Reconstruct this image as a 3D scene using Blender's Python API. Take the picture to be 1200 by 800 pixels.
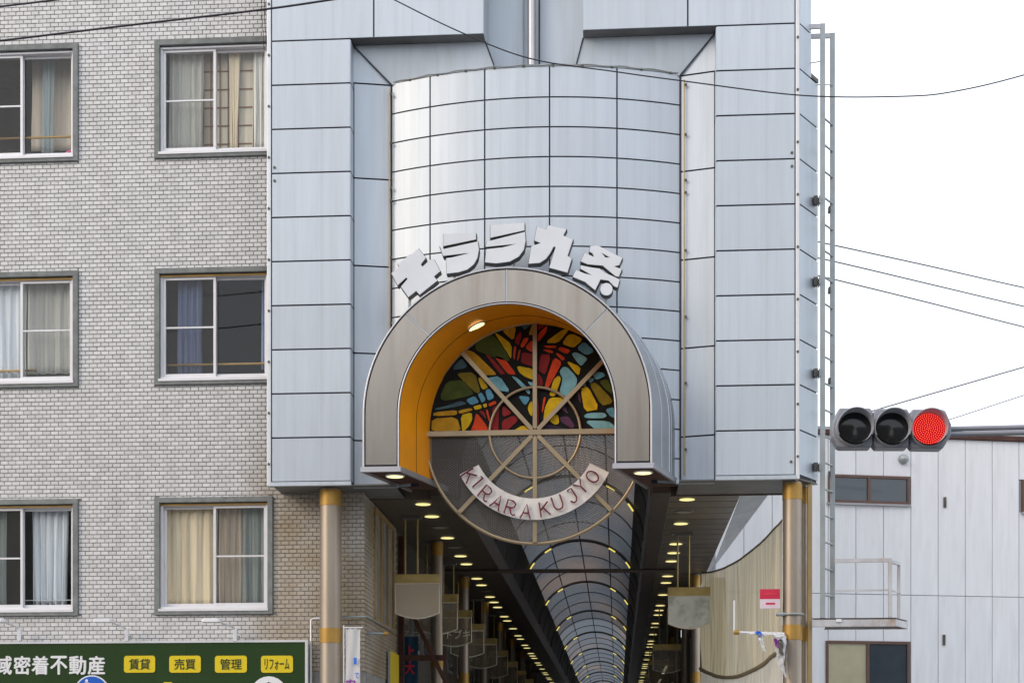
import bpy, bmesh, math, random
from mathutils import Vector
random.seed(7)
R = math.radians
scene = bpy.context.scene
for o in list(bpy.data.objects): bpy.data.objects.remove(o)

# ---------------------------------------------------------------- camera, sky, sun, exposure
FPX = 1760.0; TH = math.atan(124/1760.0); ST, CT = math.sin(TH), math.cos(TH)
cd = bpy.data.cameras.new('camera'); cam = bpy.data.objects.new('camera', cd)
scene.collection.objects.link(cam); scene.camera = cam
cam.location = (0, 0, 1.6); cam.rotation_euler = (R(90), 0, TH)
cd.sensor_width = 36; cd.lens = FPX/1200*36; cd.shift_y = 506/1200.0
cd.clip_start = 0.1; cd.clip_end = 800

SUN_EL, SUN_AZ = 24, -128          # degrees; azimuth from +Y, clockwise (the sun stands behind the camera to the left)
w = bpy.data.worlds.new('World'); scene.world = w; w.use_nodes = True
nt = w.node_tree; nt.nodes.clear()
wo = nt.nodes.new('ShaderNodeOutputWorld'); bg = nt.nodes.new('ShaderNodeBackground')
sky = nt.nodes.new('ShaderNodeTexSky'); sky.sky_type = 'NISHITA'; sky.sun_disc = False
sky.sun_elevation = R(SUN_EL); sky.sun_rotation = R(SUN_AZ); sky.dust_density = 3.0
bg.inputs['Strength'].default_value = 0.1
mx = nt.nodes.new('ShaderNodeMix'); mx.data_type = 'RGBA'; mx.inputs[0].default_value = 0.86
nt.links.new(sky.outputs[0], mx.inputs[6]); mx.inputs[7].default_value = (13.2, 13.7, 14.6, 1)   # thick even cloud
nt.links.new(mx.outputs[2], bg.inputs['Color']); nt.links.new(bg.outputs[0], wo.inputs[0])
sd = bpy.data.lights.new('sun', 'SUN'); sd.energy = 1.05; sd.angle = R(28); sd.color = (1.0, 0.80, 0.58)
sun = bpy.data.objects.new('sun', sd); scene.collection.objects.link(sun)
az, el = R(SUN_AZ), R(SUN_EL)
sv = Vector((math.sin(az)*math.cos(el), math.cos(az)*math.cos(el), math.sin(el)))
sun.rotation_euler = sv.to_track_quat('Z', 'Y').to_euler(); sun.location = (-10, -10, 30)
vs = scene.view_settings; vs.view_transform = 'Standard'; vs.look = 'None'; vs.exposure = 0.25; vs.gamma = 1; vs.use_curve_mapping = False

# ---------------------------------------------------------------- picture <-> place
def P(px, py, Y):
    u = (px-600)/FPX; v = (906-py)/FPX
    t = Y/(CT+u*ST)
    return Vector(((-ST+u*CT)*t, Y, 1.6+v*t))
def PX(px, Y): return P(px, 400, Y).x
def PZ(px, py, Y): return P(px, py, Y).z

# ---------------------------------------------------------------- helpers
col = scene.collection
WL = {}
def tag(o, label=None, cat=None, group=None, kind=None):
    if label: o['label'] = label
    if cat: o['category'] = cat
    if group: o['group'] = group
    if kind: o['kind'] = kind
    return o
def empty(name, loc, label, cat, group=None):
    o = bpy.data.objects.new(name, None); col.objects.link(o); o.location = loc; o.empty_display_size = .2
    WL[o.name] = Vector(loc); return tag(o, label, cat, group)
def place(o, loc, parent):
    loc = Vector(loc); WL[o.name] = loc
    if parent is not None:
        o.parent = parent; o.location = loc-WL[parent.name]
    else: o.location = loc
def inst(name, mesh, loc, parent=None):
    o = bpy.data.objects.new(name, mesh); col.objects.link(o); place(o, loc, parent); return o
class MB:
    def __init__(s): s.v = []; s.f = []; s.sm = []
    def add(s, vs, fs, smooth=False):
        n = len(s.v); s.v += [Vector(a) for a in vs]
        for f in fs: s.f.append([i+n for i in f]); s.sm.append(smooth)
        return s
    def box(s, x0, x1, y0, y1, z0, z1):
        return s.add([(x0,y0,z0),(x1,y0,z0),(x1,y1,z0),(x0,y1,z0),(x0,y0,z1),(x1,y0,z1),(x1,y1,z1),(x0,y1,z1)],
              [(0,3,2,1),(4,5,6,7),(0,1,5,4),(1,2,6,5),(2,3,7,6),(3,0,4,7)])
    def bar(s, a, b, w, h, up=(0,0,1)):
        a, b = Vector(a), Vector(b); d = (b-a).normalized(); u = Vector(up)
        if abs(d.dot(u)) > .98: u = Vector((0,1,0))
        x = d.cross(u).normalized()*w/2; z = x.cross(d).normalized()*h/2
        return s.add([a-x-z,a+x-z,a+x+z,a-x+z,b-x-z,b+x-z,b+x+z,b-x+z],
              [(0,1,2,3),(7,6,5,4),(0,4,5,1),(1,5,6,2),(2,6,7,3),(3,7,4,0)])
    def prism(s, poly, vec):
        n = len(poly); vec = Vector(vec); p = [Vector(a) for a in poly]
        return s.add(p+[a+vec for a in p], [tuple(range(n)), tuple(range(2*n-1, n-1, -1))]+[(i, i+n, (i+1)%n+n, (i+1)%n) for i in range(n)])
    def tube(s, pts, r, n=8, closed=False, cap=True):
        pts = [Vector(p) for p in pts]; m = len(pts); rings = []; ref = None
        for i in range(m):
            if closed: d = pts[(i+1)%m]-pts[i-1]
            else: d = pts[min(i+1,m-1)]-pts[max(i-1,0)]
            d.normalize()
            if ref is None: ref = Vector((0,0,1)) if abs(d.z) < .9 else Vector((1,0,0))
            x = d.cross(ref).normalized(); y = x.cross(d).normalized(); ref = y
            rr = r[i] if isinstance(r, (list, tuple)) else r
            rings.append([pts[i]+x*math.cos(2*math.pi*k/n)*rr+y*math.sin(2*math.pi*k/n)*rr for k in range(n)])
        vs = [p for g in rings for p in g]; fs = []
        for i in range(m if closed else m-1):
            a, b = i*n, ((i+1)%m)*n
            for k in range(n): fs.append((a+k, a+(k+1)%n, b+(k+1)%n, b+k))
        s.add(vs, fs, True)
        if cap and not closed:
            s.add(rings[0], [tuple(range(n-1,-1,-1))]); s.add(rings[-1], [tuple(range(n))])
        return s
    def grid(s, rows, smooth=True, closed=False):
        n = len(rows[0]); vs = [p for r in rows for p in r]; fs = []
        for i in range(len(rows)-1):
            for k in range(n if closed else n-1):
                fs.append((i*n+k, i*n+(k+1)%n, (i+1)*n+(k+1)%n, (i+1)*n+k))
        return s.add(vs, fs, smooth)
    def disc(s, c, r, axis='z', n=24, rx=None):
        c = Vector(c); pts = []
        for k in range(n):
            a = 2*math.pi*k/n; p, q = math.cos(a)*(rx or r), math.sin(a)*r
            pts.append(c+(Vector((p,q,0)) if axis == 'z' else Vector((p,0,q)) if axis == 'y' else Vector((0,p,q))))
        return s.add(pts, [tuple(range(n))])
    def cyl(s, a, b, r, n=20): return s.tube([a, b], r, n)
    def build(s, name, mat, parent=None, label=None, cat=None, group=None, kind=None, mesh_only=False, bevel=0, weld=False):
        xs = [p.x for p in s.v]; ys = [p.y for p in s.v]; zs = [p.z for p in s.v]
        c = Vector(((min(xs)+max(xs))/2, (min(ys)+max(ys))/2, min(zs)))
        me = bpy.data.meshes.new(name); me.from_pydata([tuple(p-c) for p in s.v], [], s.f)
        me.polygons.foreach_set('use_smooth', s.sm); me.materials.append(mat); me.update()
        if weld:
            bm = bmesh.new(); bm.from_mesh(me); bmesh.ops.remove_doubles(bm, verts=bm.verts, dist=.0005); bm.to_mesh(me); bm.free()
        if mesh_only: return me
        o = bpy.data.objects.new(name, me); col.objects.link(o); place(o, c, parent)
        if bevel:
            b = o.modifiers.new('bevel', 'BEVEL'); b.width = bevel; b.segments = 2; b.limit_method = 'ANGLE'
        return tag(o, label, cat, group, kind)
def curve_poly(polys, depth, off=0.):
    """filled outline with holes -> (verts, faces), x right, y up, z thickness"""
    c = bpy.data.curves.new('t', 'CURVE'); c.dimensions = '2D'; c.fill_mode = 'BOTH'; c.extrude = depth/2; c.offset = off
    for p in polys:
        sp = c.splines.new('POLY'); sp.points.add(len(p)-1); sp.use_cyclic_u = True
        for q, a in zip(sp.points, p): q.co = (a[0], a[1], 0, 1)
    return _eval(c)
def _eval(c):
    o = bpy.data.objects.new('t', c); col.objects.link(o)
    dg = bpy.context.evaluated_depsgraph_get(); dg.update()
    m = bpy.data.meshes.new_from_object(o.evaluated_get(dg))
    v = [tuple(a.co) for a in m.vertices]; f = [tuple(p.vertices) for p in m.polygons]
    bpy.data.objects.remove(o); bpy.data.curves.remove(c); bpy.data.meshes.remove(m); return v, f
def text(body, size, bold=0.0, depth=.004):
    c = bpy.data.curves.new('t', 'FONT'); c.body = body; c.size = size; c.offset = bold; c.extrude = depth/2; c.resolution_u = 3
    c.align_x = 'CENTER'; c.align_y = 'CENTER'
    return _eval(c)
def wall_text(mb, body, center, w, h, bold=0., depth=.006, facing='-y'):
    v, f = text(body, 1.0, bold)
    xs = [a[0] for a in v]; ys = [a[1] for a in v]
    sx = w/(max(xs)-min(xs)); sy = h/(max(ys)-min(ys)); mx_, my_ = (max(xs)+min(xs))/2, (max(ys)+min(ys))/2
    c = Vector(center)
    if facing == '-y': mb.add([c+Vector(((a[0]-mx_)*sx, -a[2]/.002*depth/2, (a[1]-my_)*sy)) for a in v], f)
    else: mb.add([c+Vector((a[2]/.002*depth/2, (a[0]-mx_)*sx, (a[1]-my_)*sy)) for a in v], f)

# ---------------------------------------------------------------- materials
def newmat(name):
    m = bpy.data.materials.new(name); m.use_nodes = True; return m, m.node_tree, m.node_tree.nodes['Principled BSDF']
def mat(name, c, rough=.6, metal=0., var=.12, scale=4., stretch=(1,1,1), bump=0., bscale=60., objvar=0., dirt=None, dirt_amt=0., dscale=1.5, dstretch=(1,1,1), spec=None, coord='Object'):
    m, t, b = newmat(name); N, L = t.nodes.new, t.links.new
    tc = N('ShaderNodeTexCoord'); co = tc.outputs['Object']
    if coord == 'World': g = N('ShaderNodeNewGeometry'); co = g.outputs['Position']
    mp = N('ShaderNodeMapping'); mp.inputs['Scale'].default_value = stretch; L(co, mp.inputs[0])
    if coord == 'Object' :
        oi = N('ShaderNodeObjectInfo'); ad = N('ShaderNodeMath'); ad.operation = 'MULTIPLY'; ad.inputs[1].default_value = 37.
        L(oi.outputs['Random'], ad.inputs[0]); L(ad.outputs[0], mp.inputs['Location'])
    nz = N('ShaderNodeTexNoise'); nz.inputs['Scale'].default_value = scale; nz.inputs['Detail'].default_value = 6; L(mp.outputs[0], nz.inputs['Vector'])
    mr = N('ShaderNodeMapRange'); mr.inputs[1].default_value = .3; mr.inputs[2].default_value = .7
    mr.inputs[3].default_value = 1-var; mr.inputs[4].default_value = 1+var; L(nz.outputs[0], mr.inputs[0])
    mul = N('ShaderNodeMix'); mul.data_type = 'RGBA'; mul.blend_type = 'MULTIPLY'; mul.inputs[0].default_value = 1
    mul.inputs[6].default_value = (*c, 1); L(mr.outputs[0], mul.inputs[7]); out = mul.outputs[2]
    if objvar:
        oi2 = N('ShaderNodeObjectInfo'); m2 = N('ShaderNodeMapRange'); m2.inputs[3].default_value = 1-objvar; m2.inputs[4].default_value = 1+objvar
        L(oi2.outputs['Random'], m2.inputs[0]); k = N('ShaderNodeMix'); k.data_type = 'RGBA'; k.blend_type = 'MULTIPLY'; k.inputs[0].default_value = 1
        L(out, k.inputs[6]); L(m2.outputs[0], k.inputs[7]); out = k.outputs[2]
    if dirt:
        mp2 = N('ShaderNodeMapping'); mp2.inputs['Scale'].default_value = dstretch; L(co, mp2.inputs[0])
        n2 = N('ShaderNodeTexNoise'); n2.inputs['Scale'].default_value = dscale; n2.inputs['Detail'].default_value = 8; n2.inputs['Roughness'].default_value = .65; L(mp2.outputs[0], n2.inputs['Vector'])
        r2 = N('ShaderNodeMapRange'); r2.inputs[1].default_value = .48; r2.inputs[2].default_value = .78; r2.inputs[4].default_value = dirt_amt; L(n2.outputs[0], r2.inputs[0])
        k = N('ShaderNodeMix'); k.data_type = 'RGBA'; L(r2.outputs[0], k.inputs[0]); L(out, k.inputs[6]); k.inputs[7].default_value = (*dirt, 1); out = k.outputs[2]
    L(out, b.inputs['Base Color']); b.inputs['Roughness'].default_value = rough; b.inputs['Metallic'].default_value = metal
    if spec is not None: b.inputs['Specular IOR Level'].default_value = spec
    if bump:
        n3 = N('ShaderNodeTexNoise'); n3.inputs['Scale'].default_value = bscale; L(mp.outputs[0], n3.inputs['Vector'])
        bp = N('ShaderNodeBump'); bp.inputs['Strength'].default_value = bump; bp.inputs['Distance'].default_value = .01; L(n3.outputs[0], bp.inputs['Height']); L(bp.outputs[0], b.inputs['Normal'])
    return m
def emis(name, c, s):
    m, t, b = newmat(name); b.inputs['Base Color'].default_value = (c[0]*.2,c[1]*.2,c[2]*.2, 1); b.inputs['Specular IOR Level'].default_value = .1; b.inputs['Emission Color'].default_value = (*c, 1); b.inputs['Emission Strength'].default_value = s; return m
def glassmat(name, tint=(.9,.95,.95), refl=1.45, body=None, amt=0., rough=.02):
    m = bpy.data.materials.new(name); m.use_nodes = True; t = m.node_tree; t.nodes.clear(); N, L = t.nodes.new, t.links.new
    o = N('ShaderNodeOutputMaterial'); tr = N('ShaderNodeBsdfTransparent'); tr.inputs[0].default_value = (*tint, 1)
    gl = N('ShaderNodeBsdfGlossy'); gl.inputs['Roughness'].default_value = rough; lw = N('ShaderNodeLayerWeight'); lw.inputs[0].default_value = .5
    pw_ = N('ShaderNodeMath'); pw_.operation = 'POWER'; pw_.inputs[1].default_value = 4.; L(lw.outputs['Facing'], pw_.inputs[0])
    r0 = ((refl-1)/(refl+1))**2*1.2; fr = N('ShaderNodeMath'); fr.operation = 'MULTIPLY_ADD'; fr.inputs[1].default_value = .85; fr.inputs[2].default_value = r0; fr.use_clamp = True; L(pw_.outputs[0], fr.inputs[0])
    ms = N('ShaderNodeMixShader'); base = tr.outputs[0]
    if body:
        df = N('ShaderNodeBsdfDiffuse'); df.inputs[0].default_value = (*body, 1); tl = N('ShaderNodeBsdfTranslucent'); tl.inputs[0].default_value = (*body, 1)
        a = N('ShaderNodeMixShader'); a.inputs[0].default_value = .45; L(df.outputs[0], a.inputs[1]); L(tl.outputs[0], a.inputs[2])
        k = N('ShaderNodeMixShader'); k.inputs[0].default_value = amt; L(tr.outputs[0], k.inputs[1]); L(a.outputs[0], k.inputs[2]); base = k.outputs[0]
    L(fr.outputs[0], ms.inputs[0]); L(base, ms.inputs[1]); L(gl.outputs[0], ms.inputs[2]); L(ms.outputs[0], o.inputs[0]); return m
def cloth(name, c, trans=.06, through=0., var=.15, scale=3., stretch=(6,6,.3)):
    m = mat(name, c, .9, 0, var, scale, stretch); t = m.node_tree; N, L = t.nodes.new, t.links.new
    b = t.nodes['Principled BSDF']; o = t.nodes['Material Output']; src = b.inputs['Base Color'].links[0].from_socket
    tl = N('ShaderNodeBsdfTranslucent'); L(src, tl.inputs[0]); a = N('ShaderNodeMixShader'); a.inputs[0].default_value = trans
    L(b.outputs[0], a.inputs[1]); L(tl.outputs[0], a.inputs[2]); out = a.outputs[0]
    if through:
        tr = N('ShaderNodeBsdfTransparent'); k = N('ShaderNodeMixShader'); k.inputs[0].default_value = through; L(out, k.inputs[1]); L(tr.outputs[0], k.inputs[2]); out = k.outputs[0]
    L(out, o.inputs[0]); return m

M = {}
M['panel'] = mat('silver_panel', (.51,.565,.63), .46, .3, .04, 2.2, (4,4,.4), objvar=.04, bump=.25, bscale=.5, dirt=(.36,.37,.38), dirt_amt=.36, dscale=1.7, dstretch=(7,7,.3), coord='Object')
M['trim'] = mat('white_trim', (.68,.70,.73), .4, .2, .05)
M['joint'] = mat('dark_joint', (.035,.04,.06), .7)
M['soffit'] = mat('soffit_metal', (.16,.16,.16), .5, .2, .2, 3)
M['ring'] = mat('bronze_panel', (.36,.325,.285), .27, .92, .08, 1.6, (4,4,.5), dirt=(.27,.22,.17), dirt_amt=.55, dscale=1.3, dstretch=(5,5,.4))
M['rim'] = mat('bright_rim', (.52,.52,.55), .35, .7, .05)
M['hoodside'] = mat('hood_side_metal', (.45,.48,.52), .3, .7, .12, 2, (1,1,.3))
M['orange'] = mat('orange_paint', (.82,.31,.006), .4, 0, .08, 2)
M['frame'] = mat('champagne_frame', (.36,.28,.18), .35, .6, .1)
M['black'] = mat('black_leading', (.008,.008,.007), .6, spec=.15)
M['mesh'] = mat('expanded_metal', (.20,.185,.17), .5, .5)
M['signwhite'] = mat('letter_face', (.68,.71,.76), .35, 0, .04)
M['signside'] = mat('letter_side', (.09,.085,.075), .5, .3, .3, 8)
M['bannerwhite'] = mat('neon_board', (.72,.70,.68), .5, 0, .1, 5, dirt=(.33,.27,.23), dirt_amt=.5, dscale=6)
M['neon'] = mat('red_neon_tube', (.15,.007,.028), .3)
GL = {'R':(.58,.055,.012),'D':(.23,.018,.018),'Y':(.55,.36,.008),'A':(.45,.24,.012),'B':(.17,.38,.45),'C':(.10,.28,.40),'T':(.05,.10,.12),'G':(.055,.075,.012),'O':(.17,.13,.01),'P':(.09,.035,.075),'V':(.03,.022,.04)}
for k, c in GL.items(): M['gl'+k] = mat('stained_glass_'+k, tuple(min(.9,q*1.08) for q in c), .45, 0, .22, 9, bump=.3, bscale=30, spec=.12)
def tile_mat():
    m = mat('glazed_tile', (.65,.65,.655), .32, 0, .05, 30, coord='World', dirt=(.44,.42,.39), dirt_amt=.3, dscale=1.1, dstretch=(3,3,.3))
    t = m.node_tree; b = t.nodes['Principled BSDF']; N, L = t.nodes.new, t.links.new
    src = b.inputs['Base Color'].links[0].from_socket
    g = N('ShaderNodeNewGeometry'); oi = N('ShaderNodeObjectInfo'); ad = N('ShaderNodeMath'); ad.operation = 'ADD'; L(g.outputs['Random Per Island'], ad.inputs[0]); L(oi.outputs['Random'], ad.inputs[1])
    fr = N('ShaderNodeMath'); fr.operation = 'FRACT'; L(ad.outputs[0], fr.inputs[0])
    r = N('ShaderNodeMapRange'); r.inputs[3].default_value = .90; r.inputs[4].default_value = 1.08; L(fr.outputs[0], r.inputs[0])
    k = N('ShaderNodeMix'); k.data_type = 'RGBA'; k.blend_type = 'MULTIPLY'; k.inputs[0].default_value = 1; L(src, k.inputs[6]); L(r.outputs[0], k.inputs[7])
    # brown run-off stain by the arcade corner and broad grime
    sx = N('ShaderNodeSeparateXYZ'); L(g.outputs['Position'], sx.inputs[0])
    nz = N('ShaderNodeTexNoise'); nz.inputs['Scale'].default_value = 1.2; nz.inputs['Detail'].default_value = 5; L(g.outputs['Position'], nz.inputs['Vector'])
    a = N('ShaderNodeMapRange'); a.interpolation_type = 'SMOOTHSTEP'; a.inputs[1].default_value = -4.9; a.inputs[2].default_value = -4.0; L(sx.outputs[0], a.inputs[0])
    h = N('ShaderNodeMapRange'); h.interpolation_type = 'SMOOTHSTEP'; h.inputs[1].default_value = 6.6; h.inputs[2].default_value = 4.6; L(sx.outputs[2], h.inputs[0])
    p = N('ShaderNodeMath'); p.operation = 'MULTIPLY'; L(a.outputs[0], p.inputs[0]); L(h.outputs[0], p.inputs[1])
    q = N('ShaderNodeMath'); q.operation = 'MULTIPLY'; L(p.outputs[0], q.inputs[0]); L(nz.outputs[0], q.inputs[1])
    q2 = N('ShaderNodeMath'); q2.operation = 'MULTIPLY'; q2.use_clamp = True; q2.inputs[1].default_value = 1.5; L(q.outputs[0], q2.inputs[0])
    k2 = N('ShaderNodeMix'); k2.data_type = 'RGBA'; L(q2.outputs[0], k2.inputs[0]); L(k.outputs[2], k2.inputs[6]); k2.inputs[7].default_value = (.34,.26,.15,1)
    L(k2.outputs[2], b.inputs['Base Color']); return m
M['tile'] = tile_mat()
M['mortar'] = mat('mortar', (.29,.285,.28), .9, 0, .2, 6, coord='World')
M['surround'] = mat('cement_surround', (.20,.215,.215), .85, 0, .2, 9, bump=.4, bscale=80, coord='World')
M['alu'] = mat('white_aluminium', (.74,.74,.77), .35, .1, .05)
M['wood'] = mat('varnished_rail', (.42,.25,.06), .5, 0, .2, 5)
M['dark_wood'] = mat('brown_wood', (.22,.09,.04), .5, 0, .15, 5)
M['room'] = mat('room_wall', (.30,.27,.23), .9)
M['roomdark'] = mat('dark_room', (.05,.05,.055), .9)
M['pane'] = glassmat('window_glass', (.95,.97,.97), 1.5)
M['screen'] = glassmat('insect_screen', (.90,.90,.90), 1.05, (.25,.25,.245), .22, .3)
M['cur_white'] = cloth('white_curtain', (.86,.85,.80)); M['cur_beige'] = cloth('beige_curtain', (.86,.74,.55)); M['cur_blue'] = cloth('blue_curtain', (.26,.32,.52))
M['cur_lace'] = cloth('lace_curtain', (.76,.80,.85)); M['cur_teal'] = cloth('grey_green_curtain', (.45,.51,.50)); M['cur_pink'] = cloth('pinkish_curtain', (.78,.67,.55))
M['paper'] = cloth('paper_screen', (.86,.80,.66), .3)
M['pink'] = mat('pink_plastic', (.70,.10,.28), .5); M['aqua'] = mat('aqua_board', (.25,.50,.50), .6)
M['green'] = mat('green_board', (.016,.046,.009), .6, 0, .08, 3, spec=.25)
M['yellow'] = mat('yellow_plate', (.72,.55,.004), .5, 0, .03); M['darkgreen_ink'] = mat('dark_green_ink', (.02,.05,.012), .5)
M['white'] = mat('white_paint', (.78,.79,.82), .5, 0, .04); M['signblue'] = mat('sign_blue', (.01,.11,.55), .4, 0, .03)
M['hair'] = mat('dark_brown_print', (.05,.015,.02), .6)
M['steel'] = mat('brushed_column', (.37,.32,.265), .42, .7, .1, 2, (2,2,.2), dirt=(.25,.16,.07), dirt_amt=.5, dscale=2, dstretch=(3,3,.5))
M['gold'] = mat('gold_band', (.42,.25,.06), .45, .5, .1); M['goldpost'] = mat('gold_post', (.48,.34,.16), .45, .5, .12, 3)
M['beam'] = mat('dark_beam', (.075,.06,.05), .45, .2, .25, 2.5, dirt=(.14,.06,.03), dirt_amt=.5, dscale=3)
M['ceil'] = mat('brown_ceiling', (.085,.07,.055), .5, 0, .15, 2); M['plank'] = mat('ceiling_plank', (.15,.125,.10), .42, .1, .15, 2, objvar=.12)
M['upstand'] = mat('vault_upstand', (.03,.03,.03), .6); M['rib'] = mat('steel_rib', (.09,.085,.08), .5, .3)
M['ridge'] = mat('sheet_ridge', (.50,.52,.55), .35, .4)
M['lightgrey'] = mat('light_soffit', (.42,.45,.48), .45, .2, .12, 2)
M['lamp'] = emis('lamp_on', (1.0,.86,.36), .95); M['tubelamp'] = emis('tube_on', (1.0,.84,.20), .75); M['lampoff'] = mat('lamp_off', (.35,.33,.28), .4)
M['hoodlamp'] = emis('hood_lamp_on', (1.0,.86,.36), 1.7)
def sheet_mat():
    m = bpy.data.materials.new('polycarbonate_sheet'); m.use_nodes = True; t = m.node_tree; t.nodes.clear(); N, L = t.nodes.new, t.links.new
    o = N('ShaderNodeOutputMaterial'); g = N('ShaderNodeNewGeometry'); sx = N('ShaderNodeSeparateXYZ'); L(g.outputs['Position'], sx.inputs[0])
    mp = N('ShaderNodeMapping'); mp.inputs['Scale'].default_value = (.35,.09,.35); L(g.outputs['Position'], mp.inputs[0])
    nz = N('ShaderNodeTexNoise'); nz.inputs['Scale'].default_value = 2.; nz.inputs['Detail'].default_value = 4; L(mp.outputs[0], nz.inputs['Vector'])
    cr = N('ShaderNodeValToRGB'); e = cr.color_ramp.elements
    e[0].position = .5; e[0].color = (.235,.255,.28,1); e[1].position = .75; e[1].color = (.46,.34,.27,1); L(nz.outputs[0], cr.inputs[0])  # second stop: warm light through the roof, painted into patches of the sheet colour
    tl = N('ShaderNodeBsdfTranslucent'); L(cr.outputs[0], tl.inputs[0]); df = N('ShaderNodeBsdfDiffuse'); df.inputs[0].default_value = (.30,.32,.35,1)
    gl = N('ShaderNodeBsdfGlossy'); gl.inputs['Roughness'].default_value = .25
    a = N('ShaderNodeMixShader'); a.inputs[0].default_value = .4; L(tl.outputs[0], a.inputs[1]); L(df.outputs[0], a.inputs[2])
    b = N('ShaderNodeMixShader'); b.inputs[0].default_value = .12; L(a.outputs[0], b.inputs[1]); L(gl.outputs[0], b.inputs[2]); L(b.outputs[0], o.inputs[0]); return m
M['sheet'] = sheet_mat()
M['acrylic'] = glassmat('milky_acrylic', (.85,.78,.66), 1.5, (.95,.86,.70), .72, .04); M['acrylic2'] = glassmat('clear_acrylic', (.80,.76,.68), 1.5, (.62,.57,.47), .3, .06)
M['acredge'] = mat('acrylic_edge', (.92,.86,.74), .2); M['brass'] = mat('brass_bar', (.50,.38,.15), .38, .6, .25, 4)
M['flaking'] = mat('flaking_white_paint', (.80,.84,.80), .6, 0, .06, 5, dirt=(.10,.09,.07), dirt_amt=1., dscale=3.2)
M['net'] = cloth('beige_net', (.56,.48,.31), .5, .16, .3, 3.2, (4,4,.12)); M['netlow'] = cloth('pale_net', (.60,.57,.48), .4, .12, .2, 3, (5,5,.2))
M['rope'] = mat('net_rope', (.20,.17,.11), .9)
M['redcard'] = mat('red_board', (.55,.015,.06), .5); M['pinkcard'] = mat('pale_pink_board', (.70,.58,.66), .5)
M['flag'] = cloth('white_flag', (.76,.76,.78), .25, 0, .08); M['flagblue'] = cloth('blue_flag', (.02,.07,.14), .15); M['inkred'] = mat('red_ink', (.60,.03,.06), .6); M['inkblue'] = mat('blue_ink', (.03,.15,.65), .6); M['inkpurple'] = mat('purple_ink', (.22,.03,.30), .6)
M['galv'] = mat('galvanised', (.33,.37,.385), .45, .4, .12, 4, dirt=(.30,.20,.10), dirt_amt=.4, dscale=5); M['paintrail'] = mat('grey_rail', (.50,.51,.54), .5, .1, .1, 4, dirt=(.28,.14,.05), dirt_amt=.8, dscale=3.5)
M['alc'] = mat('alc_panel', (.72,.74,.775), .8, 0, .04, 3, (3,3,.3), objvar=.02, dirt=(.45,.46,.47), dirt_amt=.35, dscale=1.5, dstretch=(3,3,.4))
M['alcjoint'] = mat('alc_joint', (.34,.35,.37), .9); M['brownframe'] = mat('brown_sash', (.11,.055,.04), .45); M['darkglass'] = mat('dark_glass', (.03,.045,.06), .06, 0, .1, spec=.8); M['blindglass'] = mat('beige_blind', (.40,.37,.25), .35, 0, .08)
M['rust'] = mat('rust_red_steel', (.065,.022,.014), .6, .2, .3, 6); M['wire'] = mat('wire_black', (.02,.02,.03), .6)
M['signal'] = mat('signal_grey', (.27,.285,.33), .45, .1, .05); M['signal_in'] = mat('visor_inner', (.48,.50,.56), .5); M['lens'] = mat('dark_lens', (.010,.011,.012), .12, 0, .1, spec=.45); M['redlens'] = emis('red_lens', (.46,.0,.004), 1.0); M['leddot'] = emis('led_dot', (1.,.16,.10), 1.3)
M['asphalt'] = mat('asphalt', (.055,.055,.058), .9, 0, .2, 8, bump=.4, coord='World'); M['paving'] = mat('paving', (.40,.39,.37), .85, 0, .15, 2, coord='World'); M['kerb'] = mat('kerb_stone', (.34,.34,.33), .85, 0, .15, 4, coord='World'); M['earth'] = mat('ground_earth', (.16,.15,.14), .95, 0, .2, .3, coord='World'); M['line'] = mat('road_paint', (.70,.70,.68), .7, 0, .15, 6, coord='World')
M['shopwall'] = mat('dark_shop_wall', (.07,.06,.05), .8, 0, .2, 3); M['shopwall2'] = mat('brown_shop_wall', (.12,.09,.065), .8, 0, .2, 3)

# ---------------------------------------------------------------- ground
MB().box(-150,150,-120,250,-.4,-.02).build('ground', M['earth'], kind='structure')
MB().box(-120,120,2,15.2,-.016,-.004).build('road', M['asphalt'], kind='structure')
for x in (-12,-6,0,6,12,18): MB().box(x,x+3,8.4,8.55,-.004,.002).build('road_marking', M['line'], kind='structure')
MB().box(-60,60,15.4,110,-.016,.12).build('pavement', M['paving'], kind='structure')
MB().box(-60,60,15.2,15.4,-.016,.13).build('kerb', M['kerb'], kind='structure')

# ---------------------------------------------------------------- unseen buildings across the street, behind the camera, added for metal and glass to reflect
for i,(x0,x1,h,c,lab) in enumerate(((-46,-30,12,(.30,.27,.24),'unseen brown rendered building added for reflections across the street at the far left end'),(-29.5,-17,15,(.42,.40,.37),'unseen tall cream building added for reflections across the street, second from the left end'),(-16.5,-6,12.5,(.26,.25,.25),'unseen grey building added for reflections across the street opposite the tiled building'),
        (-5.6,5,14,(.33,.28,.23),'unseen tan building added for reflections straight across the street from the arcade gate'),(11,24,12,(.38,.38,.38),'unseen pale grey building added for reflections across the street right of the side street'),(24.5,44,15,(.28,.25,.22),'unseen brown building added for reflections across the street at the far right end'))):
    o = empty('reflection_building',((x0+x1)/2,-16,-.02),lab,'building'); wm = mat('facade_paint',c,.85,0,.15,.6)
    MB().box(x0,x1,-26,-14,-.02,h).build('wall',wm,o); MB().box(x0-.15,x1+.15,-26,-13.85,h+.004,h+.3).build('parapet',M['kerb'],o)
    z = 1.0
    while z < h-2:
        x = x0+.8
        while x < x1-2: MB().box(x,x+1.7,-14.02,-13.97,z,z+1.5).build('window',M['darkglass'],o); x += 2.9
        z += 3.0

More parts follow.
